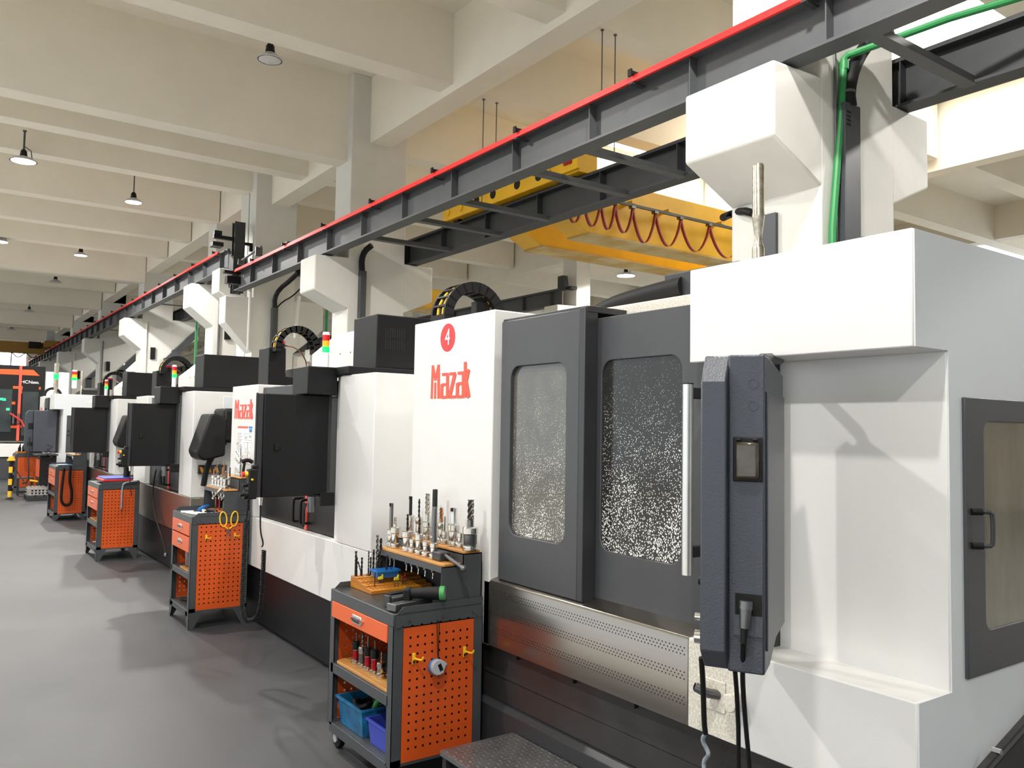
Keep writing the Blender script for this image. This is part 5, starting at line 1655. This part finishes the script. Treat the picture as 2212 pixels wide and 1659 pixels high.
tool_cart(21.55, 22.3, .87, .12, 'small orange pegboard cart with drill rack, farthest cart', [.1], False, 16, x0=1.62, x1=2.15, riser=(1.05, 1.15), hz=.2, shelf=.44)
fb = tag(B(1.66, 1.84, 21.6, 22.1, .872, .93).build('drill_rack', 'wood_block'), 'wooden drill rack on the farthest cart', 'drill rack')
for i in range(10):
    x, y = 1.68 + .016 * i, 21.65 + .04 * (i % 5)
    tag(MB().cyl((x, y, .93), (x, y, 1.02 + .03 * (i % 4)), .008, n=6).build('drill_bit', 'cutter_black'), 'dark drill in the farthest cart rack, %s from the left' % ('first', 'second', 'third', 'fourth', 'fifth', 'sixth', 'seventh', 'eighth', 'ninth', 'tenth')[i], 'drill bit', 'drills on the farthest cart')

# ================================================================== far end of the aisle
hc = thing('machining_centre', (0.6, 28.4, 0), 'large black machining centre with orange stripes at the end of the aisle', 'machine')
YH = 27.0
B(-2.2, 2.68, YH, 30.0, 1.05, 3.18).build('front_panel', 'mc_black', hc, bevel=.01)
B(-2.2, 3.3, YH + .05, 30.0, 0, .95).build('base', 'mc_white', hc, bevel=.01)
B(-2.2, 2.6, YH - .5, YH + .05, .62, .98).build('table_guard', 'mc_white', hc, bevel=.01)
B(-2.2, 2.6, YH - .45, YH + .05, 0, .6).build('plinth', 'mc_grey', hc, bevel=.01)
B(2.68, 3.30, YH + .1, 30.0, .95, 3.05).build('side_cabinet', 'mc_white', hc, bevel=.01)
x0s, x1s = at(37, 900, Y=YH).x, at(43, 900, Y=YH).x
B(x0s, x1s, YH - .03, YH, 1.06, 3.17).build('door_stripe', 'strip_red', hc, smooth=False)
gl = B(.2, at(26, 860, Y=YH).x, YH - .02, YH, 1.3, 2.5).build('window', 'glass_far', hc, smooth=False)
for px, py in ((4, 862), (9, 863), (17, 884)):
    p = at(px, py, Y=YH - .03)
    B(p.x - .04, p.x + .04, YH - .026, YH - .02, p.z - .03, p.z + .03).build('status_light', 'screen_green', gl, smooth=False)
B(at(49, 860, Y=YH).x, at(83, 860, Y=YH).x, YH - .02, YH, 1.2, 2.45).build('window', 'glass_far', hc, smooth=False)
MB().prism([(at(0, 797, Y=YH).x, at(0, 797, Y=YH).z), (at(72, 799, Y=YH).x, at(72, 799, Y=YH).z), (at(86, 812, Y=YH).x, at(86, 812, Y=YH).z), (at(0, 808, Y=YH).x, at(0, 808, Y=YH).z)],
           'y', YH - .012, YH).build('stripe', 'orange', hc, smooth=False)
for py, xa, xb in ((836, 28, 49), (842, 41, 48), (846, 41, 48), (838, 84, 88), (870, 25, 33), (921, 0, 36), (921, 44, 52)):
    a, b = at(xa, py, Y=YH), at(xb, py, Y=YH)
    B(a.x, b.x, YH - .012, YH, a.z - .045, a.z + .03).build('stripe', 'orange', hc, smooth=False)
q = at(57.5, 825.5, Y=YH)
text('HCN', .125, 'white', 'type_lettering', hc, frame((q.x, YH - .02, q.z), (1, 0, 0), (0, 0, 1)), 1.05, .002)
q = at(75, 827, Y=YH)
text('-6800L', .082, 'white', 'type_lettering', hc, frame((q.x, YH - .02, q.z), (1, 0, 0), (0, 0, 1)), .95, .002)
for px in (28, 40):
    p = at(px, 905, Y=YH)
    MB().tube([(p.x, YH, p.z + .15), (p.x, YH - .12, p.z + .12), (p.x, YH - .12, p.z - .12), (p.x, YH, p.z - .15)], .025, 8).build('door_handle', 'steel_dark', hc)
mb = MB().tube([at(22, 893, Y=YH - .15), at(33, 900, Y=YH - .2), at(45, 908, Y=YH - .2), at(52, 922, Y=YH - .2)], .025, 6)
mb.build('air_hose', 'red', hc)
signal_tower(hc, 3.45, YH - .3 + .5, 2.6, .07, 2.2)

sl = thing('signal_light', (2.62, 21.1, 2.23), 'green lit signal light standing on the far white machine', 'signal light')
p = at(120, 846, Y=21.1)
MB().lathe([(.05, 0), (.03, .08), (.05, .16), (.05, .34)], (p.x, 21.1, 2.235), 12).build('stem', 'brass_post', sl)
MB().lathe([(.055, 0), (.055, .12)], (p.x, 21.1, 2.575), 12).build('green_lens', 'lens_green', sl)
MB().lathe([(.05, 0), (.05, .24), (.001, .25)], (p.x, 21.1, 2.695), 12).build('top_lens', 'brass_post', sl)

# bollard with chain
b0 = at(20, 1079, Z=0)
bo = thing('bollard', (b0.x, b0.y, 0), 'yellow and black striped bollard with chain at the far end of the aisle', 'bollard')
MB().lathe([(.07, 0), (.07, .03), (.035, .035), (.035, .06)], (b0.x, b0.y, 0), 16).build('foot', 'mc_dark', bo)
for i in range(6):
    MB().lathe([(.036, 0), (.036, .125)], (b0.x, b0.y, .05 + i * .125), 14).build('band', 'plastic_yellow' if i % 2 == 0 else 'black', bo)
MB().lathe([(.075, 0), (.075, .03), (.05, .04), (.05, .08), (.001, .09)], (b0.x, b0.y, .80), 16).build('cap', 'plastic_yellow', bo)
b1 = at(105, 1044, X=2.15)
pts = []
for i in range(15):
    s = i / 14
    pts.append((b0.x + (b1.x - b0.x) * s, b0.y + (b1.y - b0.y) * s, .80 + (b1.z - .80) * s - .30 * math.sin(math.pi * s)))
ch = MB()
for a, c in zip(pts[:-1], pts[1:]):
    ch.tube([Vector(a).lerp(Vector(c), .05), Vector(a).lerp(Vector(c), .95)], .012, 5)
ch.build('chain', 'mc_dark', bo)
MB().cyl(b1, Vector(b1) + Vector((-.35, .0, .07)), .022, n=8).build('chain_hook', 'plastic_yellow', bo)

# pallet with bright parts
pa = at(85, 1082, Z=0)
pl = thing('pallet', (pa.x + .1, pa.y + .3, 0), 'dark pallet on the floor at the far end of the aisle', 'pallet')
for y in (0, .35, .7):
    B(pa.x - .22, pa.x + .55, pa.y + y, pa.y + y + .09, 0, .09).build('bearer', 'mc_dark', pl, smooth=False)
for i in range(5):
    B(pa.x - .22 + i * .16, pa.x - .09 + i * .16, pa.y, pa.y + .8, .09, .115).build('board', 'mc_grey', pl, smooth=False)
for i in range(6):
    z = .116 + .055 * (i // 2)
    x = pa.x - .2 + .36 * (i % 2)
    mb = B(x, x + .34, pa.y + .03, pa.y + .6, z, z + .018)
    for k in range(5):
        mb.box(x + .02 + k * .065, x + .055 + k * .065, pa.y + .03, pa.y + .55, z + .018, z + .05)
    tag(mb.build('ribbed_casting', 'alu', smooth=False), '%s bright ribbed metal part stacked on the pallet, %s layer' % (('left', 'right')[i % 2], ('bottom', 'middle', 'top')[i // 2]), 'metal part', 'ribbed parts on the pallet')

# small dark stand beside the farthest cart
sd = thing('work_stand', (1.75, 20.7, 0), 'low dark metal stool behind the bollard', 'stool')
B(1.62, 1.92, 20.7, 21.0, .37, .40).build('seat', 'mc_grey', sd, bevel=.005)
for x in (1.63, 1.89):
    for y in (20.71, 20.97):
        B(x, x + .025, y, y + .025, 0, .37).build('leg', 'mc_dark', sd, smooth=False)
sd = thing('work_stand', (2.05, 20.0, 0), 'dark machine side table beside the farthest cart', 'table')
B(1.86, 2.28, 19.85, 20.5, .90, .93).build('top', 'mc_dark', sd, bevel=.004)
B(1.95, 2.26, 19.95, 20.5, .0, .90).build('body', 'black', sd, bevel=.01)
B(1.93, 1.96, 19.97, 20.48, .45, .82).build('orange_panel', 'orange', sd, smooth=False)
tag(MB().tube([at(64, 945, Y=20.9), at(61, 990, Y=20.5), at(62, 1020, Y=20.3), at(60, 1042, Y=20.2), at(48, 1044, Y=20.2)], .014, 6, 1).build('hanging_cable', 'rubber'), 'black cable hanging from the far blue-grey pendant', 'cable')
# coiled hose
hx = []
for i in range(120):
    a = i * .45
    hx.append((2.10 + .045 * math.cos(a), 19.75 + .045 * math.sin(a), .25 + .0075 * i))
tag(MB().tube(hx, .008, 5).build('coiled_air_hose', 'rubber'), 'black spiral air hose hanging beside the far side table', 'hose')

# hose and air gun in front of the third machine
hp = at(335, 1012, X=2.20)
tag(MB().tube([at(337, 1015, X=2.2), at(331, 1045, X=2.2), at(330, 1085, X=2.2), at(336, 1120, X=2.2), at(345, 1146, X=2.2), at(352, 1165, X=2.2), at(358, 1195, X=2.2)], .0085, 6, 1).build('air_hose', 'rubber'),
    'thin black air hose hanging over the brushed steel apron', 'hose')
tag(MB().lathe([(.012, 0), (.02, .01), (.02, .03), (.01, .04)], tuple(at(358, 1202, X=2.2)), 12).build('air_nozzle', 'chrome'), 'small chrome nozzle at the end of the hanging air hose', 'nozzle')
# shelving seen through the far columns
sh = thing('shelf_unit', (8.5, 33, 0), 'orange and steel shelving far behind the row of machines', 'shelving')
for z in (1.0, 1.7, 2.35):
    B(7.5, 9.6, 33, 33.6, z, z + .08).build('shelf', 'orange', sh, smooth=False)
for x in (7.5, 9.5):
    for y in (33, 33.5):
        B(x, x + .08, y, y + .08, 0, 2.6).build('upright', 'duct', sh, smooth=False)
tag(B(7.7, 8.3, 33.1, 33.5, 2.44, 2.75).build('parts_box', 'mc_dark'), 'dark box on the top shelf behind the machines', 'box')
tag(B(8.6, 9.2, 33.1, 33.5, 1.79, 2.15).build('parts_box', 'paper'), 'pale box on the middle shelf behind the machines', 'box')
tag(MB().tube([(5.5, 34.11, 3.0), (9.5, 34.11, 3.0)], .1, 10).build('air_main', 'grey_light'), 'horizontal grey air main far behind the machines', 'pipe')
tag(MB().tube([(8.3, 30.2, 0.0), (8.3, 30.2, 3.4)], .07, 10).build('fire_pipe', 'red'), 'short red vertical pipe far behind the machines', 'pipe')
